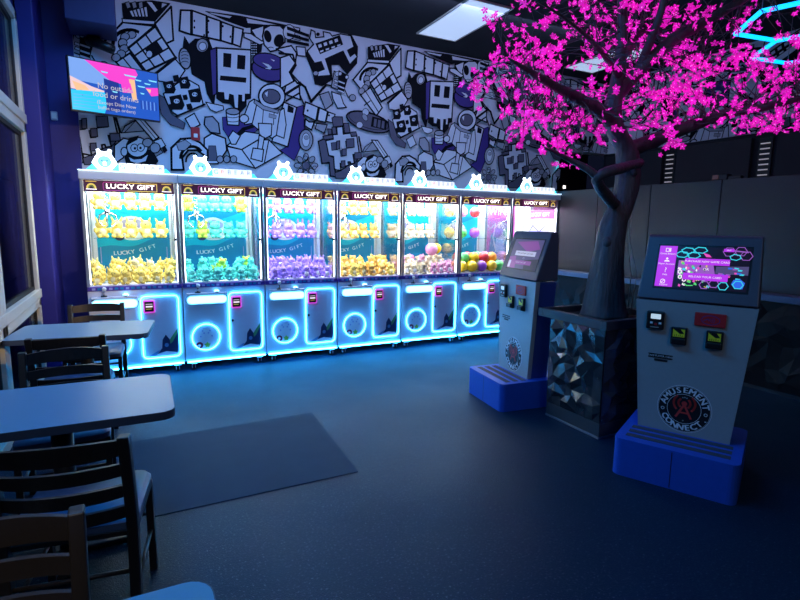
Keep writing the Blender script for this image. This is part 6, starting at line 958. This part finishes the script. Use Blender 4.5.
# ================================================================== kiosks
def kiosk(label, loc, rz, on):
    t = thing('touch_screen_kiosk', label, 'kiosk', loc, rz, 'touch screen kiosks')
    # plinth with rounded corners and grip strips
    W2 = .345
    pts = rrect(-W2, W2, 0, .70, .05, 5)
    p = MB().prism(pts, 0, .245, 'kiosk_blue').flat([(x * .99, .35 + (y - .35) * .99) for x, y in pts], 'kiosk_blue', None, .2455)
    p.box(-.006, -.002, -.0012, .01, .01, .235, 'cab_dark')
    pl = p.build('plinth', t)
    for i in range(3):
        MB().box(-.29, .29, .075 + i * .085, .125 + i * .085, .246, .2485, 'grip', .0008).build('grip_strip', pl)
    # tapered body: bottom half width .26 / top .332, depth .24
    def ring(z, w, y0, y1): return [(-w, y0, z), (w, y0, z), (w, y1, z), (-w, y1, z)]
    def loft(mb, a, b, m, inset=0):
        mb.add(a + b, [(0, 1, 2, 3)[::-1], (4, 5, 6, 7), (0, 1, 5, 4), (1, 2, 6, 5), (2, 3, 7, 6), (3, 0, 4, 7)], m); return mb
    b = loft(MB(), ring(.247, .252, .335, .545), ring(1.112, .326, .335, .545), 'kiosk_side')
    b.build('body', t)
    fp = loft(MB(), ring(.247, .260, .318, .3345), ring(1.112, .332, .318, .3345), 'kiosk')
    loft(fp, [(.2605, .316, .247), (.2665, .316, .247), (.2665, .36, .247), (.2605, .36, .247)], [(.3325, .316, 1.112), (.339, .316, 1.112), (.339, .36, 1.112), (.3325, .36, 1.112)], 'kiosk')
    loft(fp, [(-.2665, .316, .247), (-.2605, .316, .247), (-.2605, .36, .247), (-.2665, .36, .247)], [(-.339, .316, 1.112), (-.3325, .316, 1.112), (-.3325, .36, 1.112), (-.339, .36, 1.112)], 'kiosk')
    fo = fp.build('front_panel', t)
    # head: sloped front, rounded top
    prof = [(.312, 1.122), (.555, 1.122), (.555, 1.47), (.55, 1.51), (.53, 1.535), (.485, 1.540), (.466, 1.530)]
    n = len(prof); wd = lambda z: .338 - (z - 1.12) * .04
    vs = [(-wd(z), y, z) for y, z in prof] + [(wd(z), y, z) for y, z in prof]
    h = MB().add(vs, [tuple(range(n)), tuple(range(n, 2 * n))[::-1]] + [(i, i + n, (i + 1) % n + n, (i + 1) % n) for i in range(n)], 'kiosk_dark')
    ho = h.build('head', t)
    bv = ho.modifiers.new('soft_edges', 'BEVEL'); bv.width = .012; bv.segments = 3; bv.limit_method = 'ANGLE'
    # screen: sheet on the sloped front, local x right, y up the slope
    a = Vector((0, .312, 1.122)); s = Vector((0, (.466 - .312), 1.530 - 1.122)); L = s.length; s.normalize(); nn = Vector((0, -s.z, s.y))
    S = Matrix(((1, 0, nn.x, 0), (0, s.y, nn.y, a.y), (0, s.z, nn.z, a.z), (0, 0, 0, 1)))
    x0, x1, y0, y1 = -.240, .264, .088, .366
    bz = MB().box(x0 - .012, x1 + .012, y0 - .012, y1 + .012, -.002, .0022, 'black', .001, X=S).build('bezel', ho)
    sc = MB()
    def U(pts): return [(x0 + (x1 - x0) * u, y1 - (y1 - y0) * v) for u, v in pts]
    if on:
        sc.flat(U([(0, 0), (1, 0), (1, 1), (0, 1)]), 'ui_black', S, .003)
        k = [.0032]
        def fl_(pts, m): sc.flat(U(pts), m, S, k[0]); k[0] += .00004
        def ln(pts, w, m, c=False): sc.line(U(pts), w, m, S, k[0], c); k[0] += .00004
        fl_([(.24, .34), (.62, .34), (.66, .66), (.24, .70)], 'ui_violet'); fl_([(.66, .45), (1, .42), (1, .62), (.66, .62)], 'ui2_base')
        r = random.Random(4)
        for i in range(46):
            x, y = r.uniform(.24, .60), r.uniform(.34, .92); w_ = r.uniform(.012, .04); fl_([(x, y), (x + w_, y + .02), (x + w_ * .8, y + .07), (x - .006, y + .05)], r.choice(['ui_cyan', 'ui_mag', 'ui_yellow', 'ui_black', 'ui_green', 'ui_black', 'ui_white']))
        for i in range(14):
            x, y = r.uniform(.66, .95), r.uniform(.44, .72); fl_([(x, y), (x + .05, y + .01), (x + .04, y + .04), (x, y + .04)], r.choice(['ui_blue', 'ui_cyan', 'ui_violet', 'ui_mag', 'ui_blue']))
        def hexa(cx, cy, rx, ry, w, m, tlt=0): ln([(cx + rx * math.cos(math.radians(q * 60 + tlt)), cy + ry * math.sin(math.radians(q * 60 + tlt))) for q in range(6)], w, m, True)
        for cx, cy in ((.33, .10), (.47, .08), (.27, .20), (.40, .21)): hexa(cx, cy, .075, .075, .006, 'ui_cyan', 8)
        fl_([(.50, .14), (.57, .18), (.60, .24), (.54, .24)], 'ui_mag')
        for cx, cy in ((.78, .10), (.90, .08), (.96, .18)): hexa(cx, cy, .065, .11, .004, 'ui_violet')
        hexa(.85, .22, .06, .07, .005, 'ui_cyan', 15); fl_([(.80, .05), (.98, .08), (.98, .11), (.80, .08)], 'ui_violet')
        fl_([(.86, .74), (.93, .72), (.98, .80), (.96, .94), (.88, .94), (.84, .84)], 'ui_blue')
        for cx, cy, m in ((.56, 1.0 - .04, 'ui_violet'), (.66, .86, 'ui_violet'), (.76, .92, 'ui_cyan'), (.91, .85, 'ui_cyan')): hexa(cx, min(cy, .90), .055, .095, .005, m)
        for cx, cy in ((.28, .74), (.33, .80), (.27, .62)): hexa(cx, cy, .02, .045, .006, 'ui_white', 20)
        ln([(.33, .90), (.37, .94), (.43, .93)], .006, 'ui_green')
        for v0, v1 in ((.0, .235), (.255, .49), (.51, .745), (.765, 1.)): fl_([(.0, v0), (.205, v0), (.205, v1), (.0, v1)], 'ui_purple')
        fl_([(.0, .0), (.205, .0), (.205, 1.), (.0, 1.)], 'ui_purple'); ln([(0, .245), (.205, .245)], .0012, 'ui_violet'); ln([(0, .50), (.205, .50)], .0012, 'ui_violet'); ln([(0, .755), (.205, .755)], .0012, 'ui_violet')
        ln([(.075, .06), (.13, .06), (.13, .14), (.075, .14)], .004, 'ui_white', True); fl_([(.105, .08), (.13, .08), (.13, .12), (.105, .12)], 'ui_white')
        fl_(ell(.102, .315, .014, .028, 10), 'ui_white'); fl_([(.07, .39), (.08, .355), (.125, .355), (.135, .39)], 'ui_white')
        ln([(.088 + .026 * math.cos(q * PI / 6), .875 + .05 * math.sin(q * PI / 6)) for q in range(12)], .004, 'ui_white', True); ln([(.07, .91), (.106, .84)], .004, 'ui_white')
        def tx(st, size, u, v, m='ui_white', sx=1.): sc.text(st, size, *U([(u, v)])[0], m, S, k[0], sx); k[0] += .00004
        tx('Check Balance', .0155, .102, .195); tx('Player Account', .0155, .102, .445); tx('?', .045, .102, .60); tx('Help', .0155, .102, .705); tx('Español', .0155, .102, .955)
        fl_([(.31, .28), (.80, .28), (.80, .43), (.31, .43)], 'ui_purple'); tx('PURCHASE NEW GAME CARD', .0185, .555, .355)
        fl_([(.31, .635), (.80, .635), (.80, .80), (.31, .80)], 'ui_purple'); tx('RELOAD YOUR CARD', .0185, .555, .72); tx('OR', .024, .555, .535)
        fl_([(.72, .03), (.83, .03), (.83, .10), (.72, .10)], 'ui_purple'); tx('EXIT', .012, .775, .065)
    else:
        sc.flat(U([(0, 0), (1, 0), (1, 1), (0, 1)]), 'ui2_base', S, .003)
        for i, (pts, m) in enumerate((([(.10, .10), (.80, .04), (.95, .30), (.55, .42)], 'ui2_violet'), ([(.0, .62), (.22, .58), (.30, 1.), (.0, 1.)], 'ui2_violet'), ([(.55, .70), (1., .62), (1., 1.), (.60, 1.)], 'ui2_dark'),
                                  ([(.16, .40), (.86, .40), (.86, .56), (.16, .56)], 'ui2_pale'), ([(.10, .72), (.80, .72), (.80, .86), (.10, .86)], 'ui2_violet'), ([(.02, .74), (.10, .74), (.10, .98), (.02, .98)], 'ui2_pale'))):
            sc.flat(U(pts), m, S, .0033 + i * .0001)
        sc.text('PURCHASE NEW GAME CARD', .0205, *U([(.51, .48)])[0], 'ui2_dark', S, .0042); sc.text('RELOAD YOUR CARD', .0185, *U([(.45, .79)])[0], 'ui2_pale', S, .0042); sc.text('OR', .02, *U([(.5, .64)])[0], 'ui2_pale', S, .0042)
    sc.build('screen', ho)
    # devices on the front panel
    F = front_sheet(.318)
    d = MB().box(-.262, -.158, .286, .3175, .925, 1.045, 'black', .008); d.flat(rrect(-.236, -.176, .995, 1.028, .003, 2), 'lcd', F, .0325)
    for i in range(3): d.box(-.238 + i * .026, -.222 + i * .026, .284, .2865, .962 + (i % 2) * -.008, .975 + (i % 2) * -.008, ('white_print', 'alarm', 'white_print')[i], .001)
    d.box(-.235, -.185, .2835, .2865, .938, .944, 'kiosk')
    d.build('card_terminal', fo)
    d = MB().box(.012, .182, .304, .3175, .978, 1.063, 'red_panel', .004)
    d.line(ell(.10, 1.02, .05, .028, 22), .004, 'kiosk_side', F, .0145, True)
    for i in range(4): d.line(ell(.085 + i * .009, 1.02, .008, .006 + i * .004, 6, -60, 60), .003, 'kiosk_side', F, .0145)
    d.line([(.06, 1.012), (.085, 1.026), (.092, 1.016)], .004, 'kiosk_side', F, .0146)
    tag(d.build('contactless_reader', fo), 'red contactless payment reader')
    for x in (-.066, .131):
        d = MB().box(x - .046, x + .046, .292, .3175, .842, .955, 'black', .005).box(x - .04, x + .04, .272, .293, .848, .885, 'black', .006)
        d.flat([(x - .034, .893), (x + .034, .893), (x + .034, .944), (x - .034, .944)], 'yel_label', F, .0262)
        d.flat([(x - .034, .944), (x + .01, .944), (x + .03, .917), (x + .006, .914), (x - .024, .936)], 'black', F, .0266)
        for i in range(5): d.line([(x - .024 + i * .011, .897), (x - .024 + i * .011, .904 + i % 2 * .004)], .003, 'black', F, .0266)
        tag(d.build('card_slot', fo), 'black card slot with a yellow label')
    d = MB().box(-.238, -.092, .3155, .3178, .731, .760, 'black', .001).box(-.20, -.12, .3135, .3178, .712, .727, 'black', .003); d.text('TAKE PLAYER CARD', .0165, -.165, .7455, 'white_print', F, .0027)
    d.build('card_dispenser', fo)
    # round emblem
    cz = .42; e = MB().prism(ell(0, cz, .158, .158, 40), .0, .0012, 'white_print', F).flat(ell(0, cz, .1545, .1545, 40), 'black', F, .0016)
    e.line(ell(0, cz, .1505, .1505, 40), .002, 'white_print', F, .002, True); e.line(ell(0, cz, .098, .098, 32), .0025, 'white_print', F, .002, True)
    for i, ch in enumerate('AMUSEMENT'):
        an = math.radians(164 - i * 18.5)
        for q in (-.0026, 0, .0026): e.text(ch, .053, .124 * math.cos(an) + q, cz + .124 * math.sin(an), 'white_print', F, .0022 + q * .05, 1.05, an - PI / 2)
    for i, ch in enumerate('CONNECT.'):
        an = math.radians(212 + i * 17.6)
        for q in (-.0026, 0, .0026): e.text(ch, .053, .126 * math.cos(an) + q, cz + .126 * math.sin(an), 'white_print', F, .0022 + q * .05, 1.05, an + PI / 2)
    for an in (188, 354): e.line(ell(.125 * math.cos(math.radians(an)), cz + .125 * math.sin(math.radians(an)), .009, .009, 8), .004, 'white_print', F, .0022, True)
    e.line([(-.042, cz - .055), (0, cz + .028), (.042, cz - .055)], .0135, 'red_print', F, .0024); e.line([(-.024, cz - .026), (.024, cz - .026)], .011, 'red_print', F, .0026)
    e.flat(ell(0, cz + .036, .016, .016, 14), 'red_print', F, .0028)
    for r_ in (.034, .062):
        for a0 in (-42, 138): e.line(ell(0, cz + .038, r_, r_, 9, a0, a0 + 84), .0125, 'red_print', F, .0026)
    for x, z in ((-.012, .075), (0, .078), (.012, .075), (0, -.078)): e.flat(ell(x, cz + z, .005, .005, 6), 'kiosk', F, .0026)
    tag(e.build('emblem', fo), 'round black, white and red emblem')
    return t
kiosk('grey kiosk with a glowing purple touch screen on a blue plinth', (2.838, 1.894, 0), math.radians(-63.5), True)
k2 = kiosk('kiosk with a dim screen standing left of the faceted planter', (2.745, 3.69, 0), math.radians(-96.5), False); k2.scale = (.88, .94, 1.)

# ================================================================== planter and blossom tree
pt = thing('tree_planter', 'black square planter with faceted sides holding the pink blossom tree', 'planter', (3.375, 2.965, 0))
a_ = .345
YB = .215
MB().box(-a_, a_, -a_, YB, .12, .835, 'cab_dark').build('body', pt)
MB().box(-a_ - .003, a_ + .003, -a_ - .003, YB + .003, .018, .125, 'planter', .004).box(-a_ - .006, a_ + .006, -a_ - .006, YB + .006, .0, .018, 'kick', .003).build('plinth', pt)
for i, (ox, oy, ux, uy, L_) in enumerate(((-a_, -a_ + .001, 1, 0, 2 * a_), (a_ - .001, -a_, 0, 1, a_ + YB), (a_, YB - .001, -1, 0, 2 * a_), (-a_ + .001, YB, 0, -1, a_ + YB))):
    Xf = Matrix(((ux, 0, uy, ox), (uy, 0, -ux, oy), (0, 1, 0, .125), (0, 0, 0, 1)))
    facets(MB(), L_, .71, Xf, 20 + i, .066, .036).build('faceted_panel', pt)
cp = MB()
for x0, x1, y0, y1 in ((-.36, .36, -.36, -.31), (-.36, .36, .31, .36), (-.36, -.31, -.31, .31), (.31, .36, -.31, .31)): cp.box(x0, x1, y0, y1, .836, .905, 'planter', .004)
cp.build('cap', pt)
so = MB(); n = 10
vs = [(-.31 + .62 * i / n, -.31 + .62 * j / n, .855 + rnd.uniform(-.008, .012)) for j in range(n + 1) for i in range(n + 1)]
so.add(vs, [(j * (n + 1) + i, j * (n + 1) + i + 1, (j + 1) * (n + 1) + i + 1, (j + 1) * (n + 1) + i) for j in range(n) for i in range(n)], 'soil', True)
so.build('soil', pt)

tree = thing('blossom_tree', 'artificial cherry tree with glowing pink blossoms growing from the faceted planter', 'tree', (LIMBS['T'][0][0], LIMBS['T'][0][1], .862))
off = Vector((LIMBS['T'][0][0], LIMBS['T'][0][1], .862))
def smooth_path(L, sub=4):
    P = [Vector(p[:3]) - off for p in L]; R = [p[3] for p in L]; op = []; orr = []
    for i in range(len(P) - 1):
        p0, p1, p2, p3 = P[max(i - 1, 0)], P[i], P[i + 1], P[min(i + 2, len(P) - 1)]
        for s in range(sub):
            t = s / sub
            op.append(.5 * ((2 * p1) + (p2 - p0) * t + (2 * p0 - 5 * p1 + 4 * p2 - p3) * t * t + (3 * p1 - p0 - 3 * p2 + p3) * t ** 3)); orr.append(R[i] + (R[i + 1] - R[i]) * t)
    op.append(P[-1]); orr.append(R[-1]); return op, orr
rt = random.Random(3); dense = []
def flare(p, r, k):
    return r
for nm, L in LIMBS.items():
    P, R = smooth_path(L, 5 if nm == 'T' else 4)
    mb = MB()
    if nm == 'T':
        # root flare and knotty bark: ridged cross-sections
        n = 18; vs = []; fs = []
        ph = [rt.uniform(0, 6.28) for _ in range(3)]
        for i, (p, r) in enumerate(zip(P, R)):
            for k in range(n):
                an = 2 * PI * k / n; z = max(0, p.z)
                q = r * (1 + .09 * math.sin(5 * an + ph[0] + z * 1.2) * max(.3, 1 - z * .5) + .05 * math.sin(9 * an + ph[1] + z * 7) + rt.uniform(-.03, .03))
                vs.append((p.x + q * math.cos(an), p.y + q * math.sin(an), max(p.z, 0.002)))
        for i in range(len(P) - 1):
            for k in range(n): fs.append((i * n + k, i * n + (k + 1) % n, (i + 1) * n + (k + 1) % n, (i + 1) * n + k))
        fs += [tuple(range(n))[::-1], tuple(range((len(P) - 1) * n, len(P) * n))]
        mb.add(vs, fs, 'bark', True)
        for z_, ang in ((.62, 3.6), (.95, 2.9), (1.15, 4.4)):     # knots
            i = min(range(len(P)), key=lambda j: abs(P[j].z - z_)); mb.ball(P[i] + Vector((math.cos(ang), math.sin(ang), 0)) * R[i] * .85, (R[i] * .35, R[i] * .35, R[i] * .45), 'bark', 8, 6)
        mb.build('trunk', tree)
    else:
        mb.tube(P, R, 'bark', 9, wob=.10, rg=rt); mb.build('branch', tree)
    for p, r in zip(P, R):
        if p.z > 1.35: dense.append(p)
# twigs and blossoms
tw = MB(); fl_ = []
for (x, y, z, k) in CLUSTERS:
    c = Vector((x, y, z)) - off
    q = min(dense, key=lambda p: (p - c).length + rt.uniform(0, .18)); d = c - q
    if d.length > .9:
        m_ = min((f[0] for f in fl_), key=lambda p: (p - c).length, default=q)
        if (m_ - c).length < .8 * d.length: q = m_; d = c - q
    mid = q + d * .5 + Vector((rt.uniform(-.06, .06), rt.uniform(-.06, .06), rt.uniform(-.02, .08))) * min(1, d.length * 2)
    tw.tube([q, (q + mid) / 2 + Vector((0, 0, .01)), mid, (mid + c) / 2, c], [.0045, .0038, .003, .0022, .0015], 'bark', 5)
    for i in range(k):
        f = c + Vector((rt.gauss(0, .04), rt.gauss(0, .04), rt.gauss(0, .035)))
        if f.z + off.z > CEIL - .08: continue
        fl_.append((f, rt.uniform(.70, 1.0)))
tag(tw.build('twigs', tree), kind='stuff')
petal = []
def blossom_geo(mb, X, bead=True):
    for k in range(5):
        a = 2 * PI * k / 5; ca, sa = math.cos(a), math.sin(a)
        def P(r, s, h): return (r * ca - s * sa, r * sa + s * ca, h)
        mb.add([(0, 0, 0), P(.019, -.0105, .007), P(.034, -.0018, .011), P(.028, 0, .009), P(.034, .0018, .011), P(.019, .0105, .007)], [(0, 1, 2, 3), (0, 3, 4, 5)], 'petal', False, X)
    o_ = .0045
    mb.add([(o_, 0, .004), (-o_, 0, .004), (0, o_, .004), (0, -o_, .004), (0, 0, .004 + o_ * 1.4)], [(0, 2, 4), (2, 1, 4), (1, 3, 4), (3, 0, 4)], 'bead', False, X)
    return mb
cam_l = Vector((0, 0, 1.58)) - off
order = sorted(range(len(fl_)), key=lambda i: (fl_[i][0] - cam_l).length)
shown = [i for i in order if fl_[i][0].z + off.z < 3.3][:100]; sset = set(shown)
def rand_rot(f):
    d = Vector((rt.gauss(0, 1), rt.gauss(0, 1) - .5, rt.gauss(0, 1) - .1)).normalized()
    return d.to_track_quat('Z', 'Y').to_matrix().to_4x4() @ Matrix.Rotation(rt.uniform(0, 6), 4, 'Z')
bo = None
for i in shown:
    f, s = fl_[i]
    if bo is None: bo = blossom_geo(MB(), Matrix.Identity(4)).build('blossom', tree); o = bo
    else: o = bo.copy(); C.objects.link(o); o.parent = tree
    o.matrix_local = Matrix.Translation(f) @ rand_rot(f) @ Matrix.Scale(s, 4)
rest = MB()
for i, (f, s) in enumerate(fl_):
    if i in sset: continue
    blossom_geo(rest, Matrix.Translation(f) @ rand_rot(f) @ Matrix.Scale(s, 4))
tag(rest.build('blossoms', tree), kind='stuff')
for dx in (0, .035):
    P_ = [Vector((3.60 + dx * .3, 3.00 - dx, 1.80)), Vector((3.60 + dx, 2.96, 1.45)), Vector((3.62 + dx * 2, 2.92, 1.20)), Vector((3.59 + dx, 2.90, .90)), Vector((3.585 + dx, 2.9, .866))]
    MB().tube([p - off for p in P_], .004, 'wire', 5).build('lamp_cord', tree)

# ================================================================== tables and chairs
def table(label, cx, cy, L, D, rz):
    t = thing('cafe_table', label, 'table', (cx, cy, 0), rz, 'small tables along the shop window')
    pts = rrect(-L / 2, L / 2, -D / 2, D / 2, .06, 5)
    top = MB().prism([(x * .998, y * .998) for x, y in pts], .712, .75, 'table').build('table_top', t)
    tag(MB().prism([(x * 1.004, y * 1.006) for x, y in pts], .7125, .7490, 'edge').build('edge_band', top), 'dark blue edge band')
    MB().tube([(0, 0, .04), (0, 0, .70)], .045, 'iron', 14).build('column', t)
    MB().box(-.22, .22, -.14, .14, .695, .711, 'iron', .004).build('top_plate', t)
    b = MB()
    for a in (0, 1):
        if a: b.box(-.28, .28, -.04, .04, .006, .038, 'iron', .01)
        else: b.box(-.04, .04, -.24, .24, .006, .038, 'iron', .01)
    for x, y in ((-.26, 0), (.26, 0), (0, .22), (0, -.22)): b.tube([(x, y, 0), (x, y, .008)], .02, 'rubber', 10)
    b.build('base', t)
    return t
table('grey table with rounded corners, nearest the claw machines', -.383, 4.60, .93, .60, math.radians(-7))
table('large grey table with rounded corners, second from the claw machines', -.352, 2.745, .95, .64, math.radians(-1))
table('blue grey table of which only one corner shows at the bottom edge of the photo', -.36, .88, .95, .64, 0.)

def chair(label, x, y, rz, group='ladder back chairs'):
    t = thing('ladder_back_chair', label, 'chair', (x, y, 0), rz, group)
    for sx in (-1, 1):
        # rear leg continues up as the back post
        b = MB(); path = [(-.235, 0), (-.205, .25), (-.195, .46), (-.215, .62), (-.262, .835)]; w = .019
        vs = []
        for (yy, z) in path: vs += [(sx * .205 - w, yy - .024, z), (sx * .205 + w, yy - .024, z), (sx * .205 + w, yy + .024, z), (sx * .205 - w, yy + .024, z)]
        fs = [(0, 1, 2, 3)[::-1], tuple(range(16, 20))]
        for i in range(4): fs += [(i * 4 + k, i * 4 + (k + 1) % 4, (i + 1) * 4 + (k + 1) % 4, (i + 1) * 4 + k) for k in range(4)]
        b.add(vs, fs, 'bronze'); o = b.build('back_post', t); m = o.modifiers.new('soft_edges', 'BEVEL'); m.width = .005; m.segments = 2; m.limit_method = 'ANGLE'
        b = MB(); vs = []
        for yy, z in ((.215, 0), (.195, .435)): vs += [(sx * .20 - .015, yy - .015, z), (sx * .20 + .015, yy - .015, z), (sx * .20 + .015, yy + .015, z), (sx * .20 - .015, yy + .015, z)]
        b.add(vs, [(3, 2, 1, 0), (4, 5, 6, 7)] + [(k, (k + 1) % 4, 4 + (k + 1) % 4, 4 + k) for k in range(4)], 'bronze'); b.build('leg', t)
    for z in (.79, .70, .61, .52):
        yb = -.215 - (z - .62) * .219; h = .030 if z > .75 else .024
        vs = []; n = 10
        for i in range(n + 1):
            u = i / n * 2 - 1; x_ = u * .192; yy = yb - .045 * (1 - u * u); zt = z + h + .012 * (1 - u * u) * (1 if z > .75 else .3)
            vs += [(x_, yy - .008, z - h), (x_, yy + .008, z - h), (x_, yy + .008 - h * .25, zt), (x_, yy - .008 - h * .25, zt)]
        fs = [(0, 1, 2, 3), tuple(range(n * 4, n * 4 + 4))[::-1]]
        for i in range(n): fs += [(i * 4 + k, i * 4 + (k + 1) % 4, (i + 1) * 4 + (k + 1) % 4, (i + 1) * 4 + k) for k in range(4)]
        MB().add(vs, fs, 'bronze', False).build('back_slat', t)
    MB().box(-.215, .215, -.19, .215, .415, .437, 'bronze', .004).build('seat_frame', t)
    s = MB(); pts = rrect(-.215, .215, -.185, .235, .05, 4)
    s.prism(pts, .438, .465, 'vinyl'); q = [(x * .94, .02 + (y - .02) * .94) for x, y in pts]; k = len(pts)
    s.add([(x, y, .465) for x, y in pts] + [(x, y, .482) for x, y in q], [(i, (i + 1) % k, k + (i + 1) % k, k + i) for i in range(k)] + [tuple(range(k, 2 * k))], 'vinyl', True)
    s.build('seat', t)
    for pp in ([(-.20, -.205, .20), (-.20, .205, .20)], [(.20, -.205, .20), (.20, .205, .20)], [(-.20, .20, .28), (.20, .20, .28)], [(-.20, -.205, .28), (.20, -.205, .28)]):
        MB().tube(pp, .009, 'bronze', 8).build('stretcher', t)
    return t
chair('dark chair beyond the far table, in front of the leftmost claw machine', -.36, 5.13, PI - .05)
chair('dark chair pushed in at the near side of the far table', -.42, 4.17, -.06)
chair('ladder back chair with bronze slats on the far side of the nearer table', -.395, 3.26, PI + .03)
chair('black chair with a blue seat pushed in at the middle table', -.235, 2.27, -.16)
chair('worn bronze ladder back chair cut off by the lower left corner of the photo', -.375, 1.235, PI + .02)

tag(MB().prism([(-.21, 4.035), (-.01, 2.909), (1.20, 2.915), (1.251, 4.06)], .0, .004, 'mat').build('floor_mat'), 'large smooth grey mat lying on the speckled floor in front of the yellow toy machine', 'mat')

# ================================================================== light, camera, world
def area(name, loc, rot, sx, sy, power, col):
    l = bpy.data.lights.new(name, 'AREA'); l.shape = 'RECTANGLE'; l.size = sx; l.size_y = sy; l.energy = power; l.color = col
    o = bpy.data.objects.new(name, l); C.objects.link(o); o.location = loc; o.rotation_euler = rot; return o
area('rear_fill_light', (.2, -3.0, CEIL - .03), (math.radians(35), 0, math.radians(-18)), 1.2, .6, 44, (.74, .84, 1.0))  # unseen fill added behind the camera to brighten the kiosk fronts
area('blue_fill_light', (.1, 3.3, CEIL - .04), (0, math.radians(-6), 0), .5, 3.6, 95, (.02, .34, 1.0))  # unseen blue fill added to deepen the azure on kiosk, tables and floor
area('mural_fill_light', (2.7, 5.2, CEIL - .06), (math.radians(48), 0, 0), 5.2, .12, 26, (.42, .52, 1.0))  # light without a fixture, added to brighten the mural
sp = bpy.data.lights.new('track_spot', 'SPOT'); sp.energy = 900; sp.color = (1., .72, .40); sp.spot_size = math.radians(22); sp.spot_blend = .4; sp.shadow_soft_size = .05
so_ = bpy.data.objects.new('track_spot', sp); C.objects.link(so_); so_.location = (3.2, -1.6, 3.5)
so_.rotation_euler = (Vector((-.9, 5.2, 1.75)) - Vector(so_.location)).to_track_quat('-Z', 'Y').to_euler()

sp2 = bpy.data.lights.new('chair_fill_spot', 'SPOT'); sp2.energy = 200; sp2.color = (1., .78, .50); sp2.spot_size = math.radians(15); sp2.spot_blend = .5; sp2.shadow_soft_size = .04  # invented warm spot, added to light the slats of the nearest chair
so2 = bpy.data.objects.new('chair_fill_spot', sp2); C.objects.link(so2); so2.location = (-.40, .72, 3.6)
so2.rotation_euler = (Vector((-.46, 1.54, .75)) - Vector(so2.location)).to_track_quat('-Z', 'Y').to_euler()
w = bpy.data.worlds.new('night'); bpy.context.scene.world = w; w.use_nodes = True
w.node_tree.nodes['Background'].inputs[0].default_value = (.10, .14, .40, 1); w.node_tree.nodes['Background'].inputs[1].default_value = .03

cd = bpy.data.cameras.new('camera'); cam = bpy.data.objects.new('camera', cd); C.objects.link(cam)
cd.sensor_fit = 'HORIZONTAL'; cd.sensor_width = 36; cd.lens = 517.382 / 800 * 36; cd.clip_start = .05; cd.clip_end = 60
from_rows = ((0.891553, 0.053284, -0.449770, 0.000000), (-0.452721, 0.133931, -0.881536, 0.000000), (0.013267, 0.989557, 0.143529, 1.580000), (0, 0, 0, 1))
cam.matrix_world = Matrix(from_rows)
sc_ = bpy.context.scene; sc_.camera = cam
sc_.view_settings.view_transform = 'Standard'; sc_.view_settings.look = 'None'; sc_.view_settings.gamma = 1; sc_.view_settings.exposure = .12
sc_.cycles.transparent_max_bounces = 40; sc_.cycles.max_bounces = 6; sc_.cycles.diffuse_bounces = 3; sc_.cycles.glossy_bounces = 3
sc_.cycles.use_denoising = True; sc_.cycles.sample_clamp_indirect = 6.
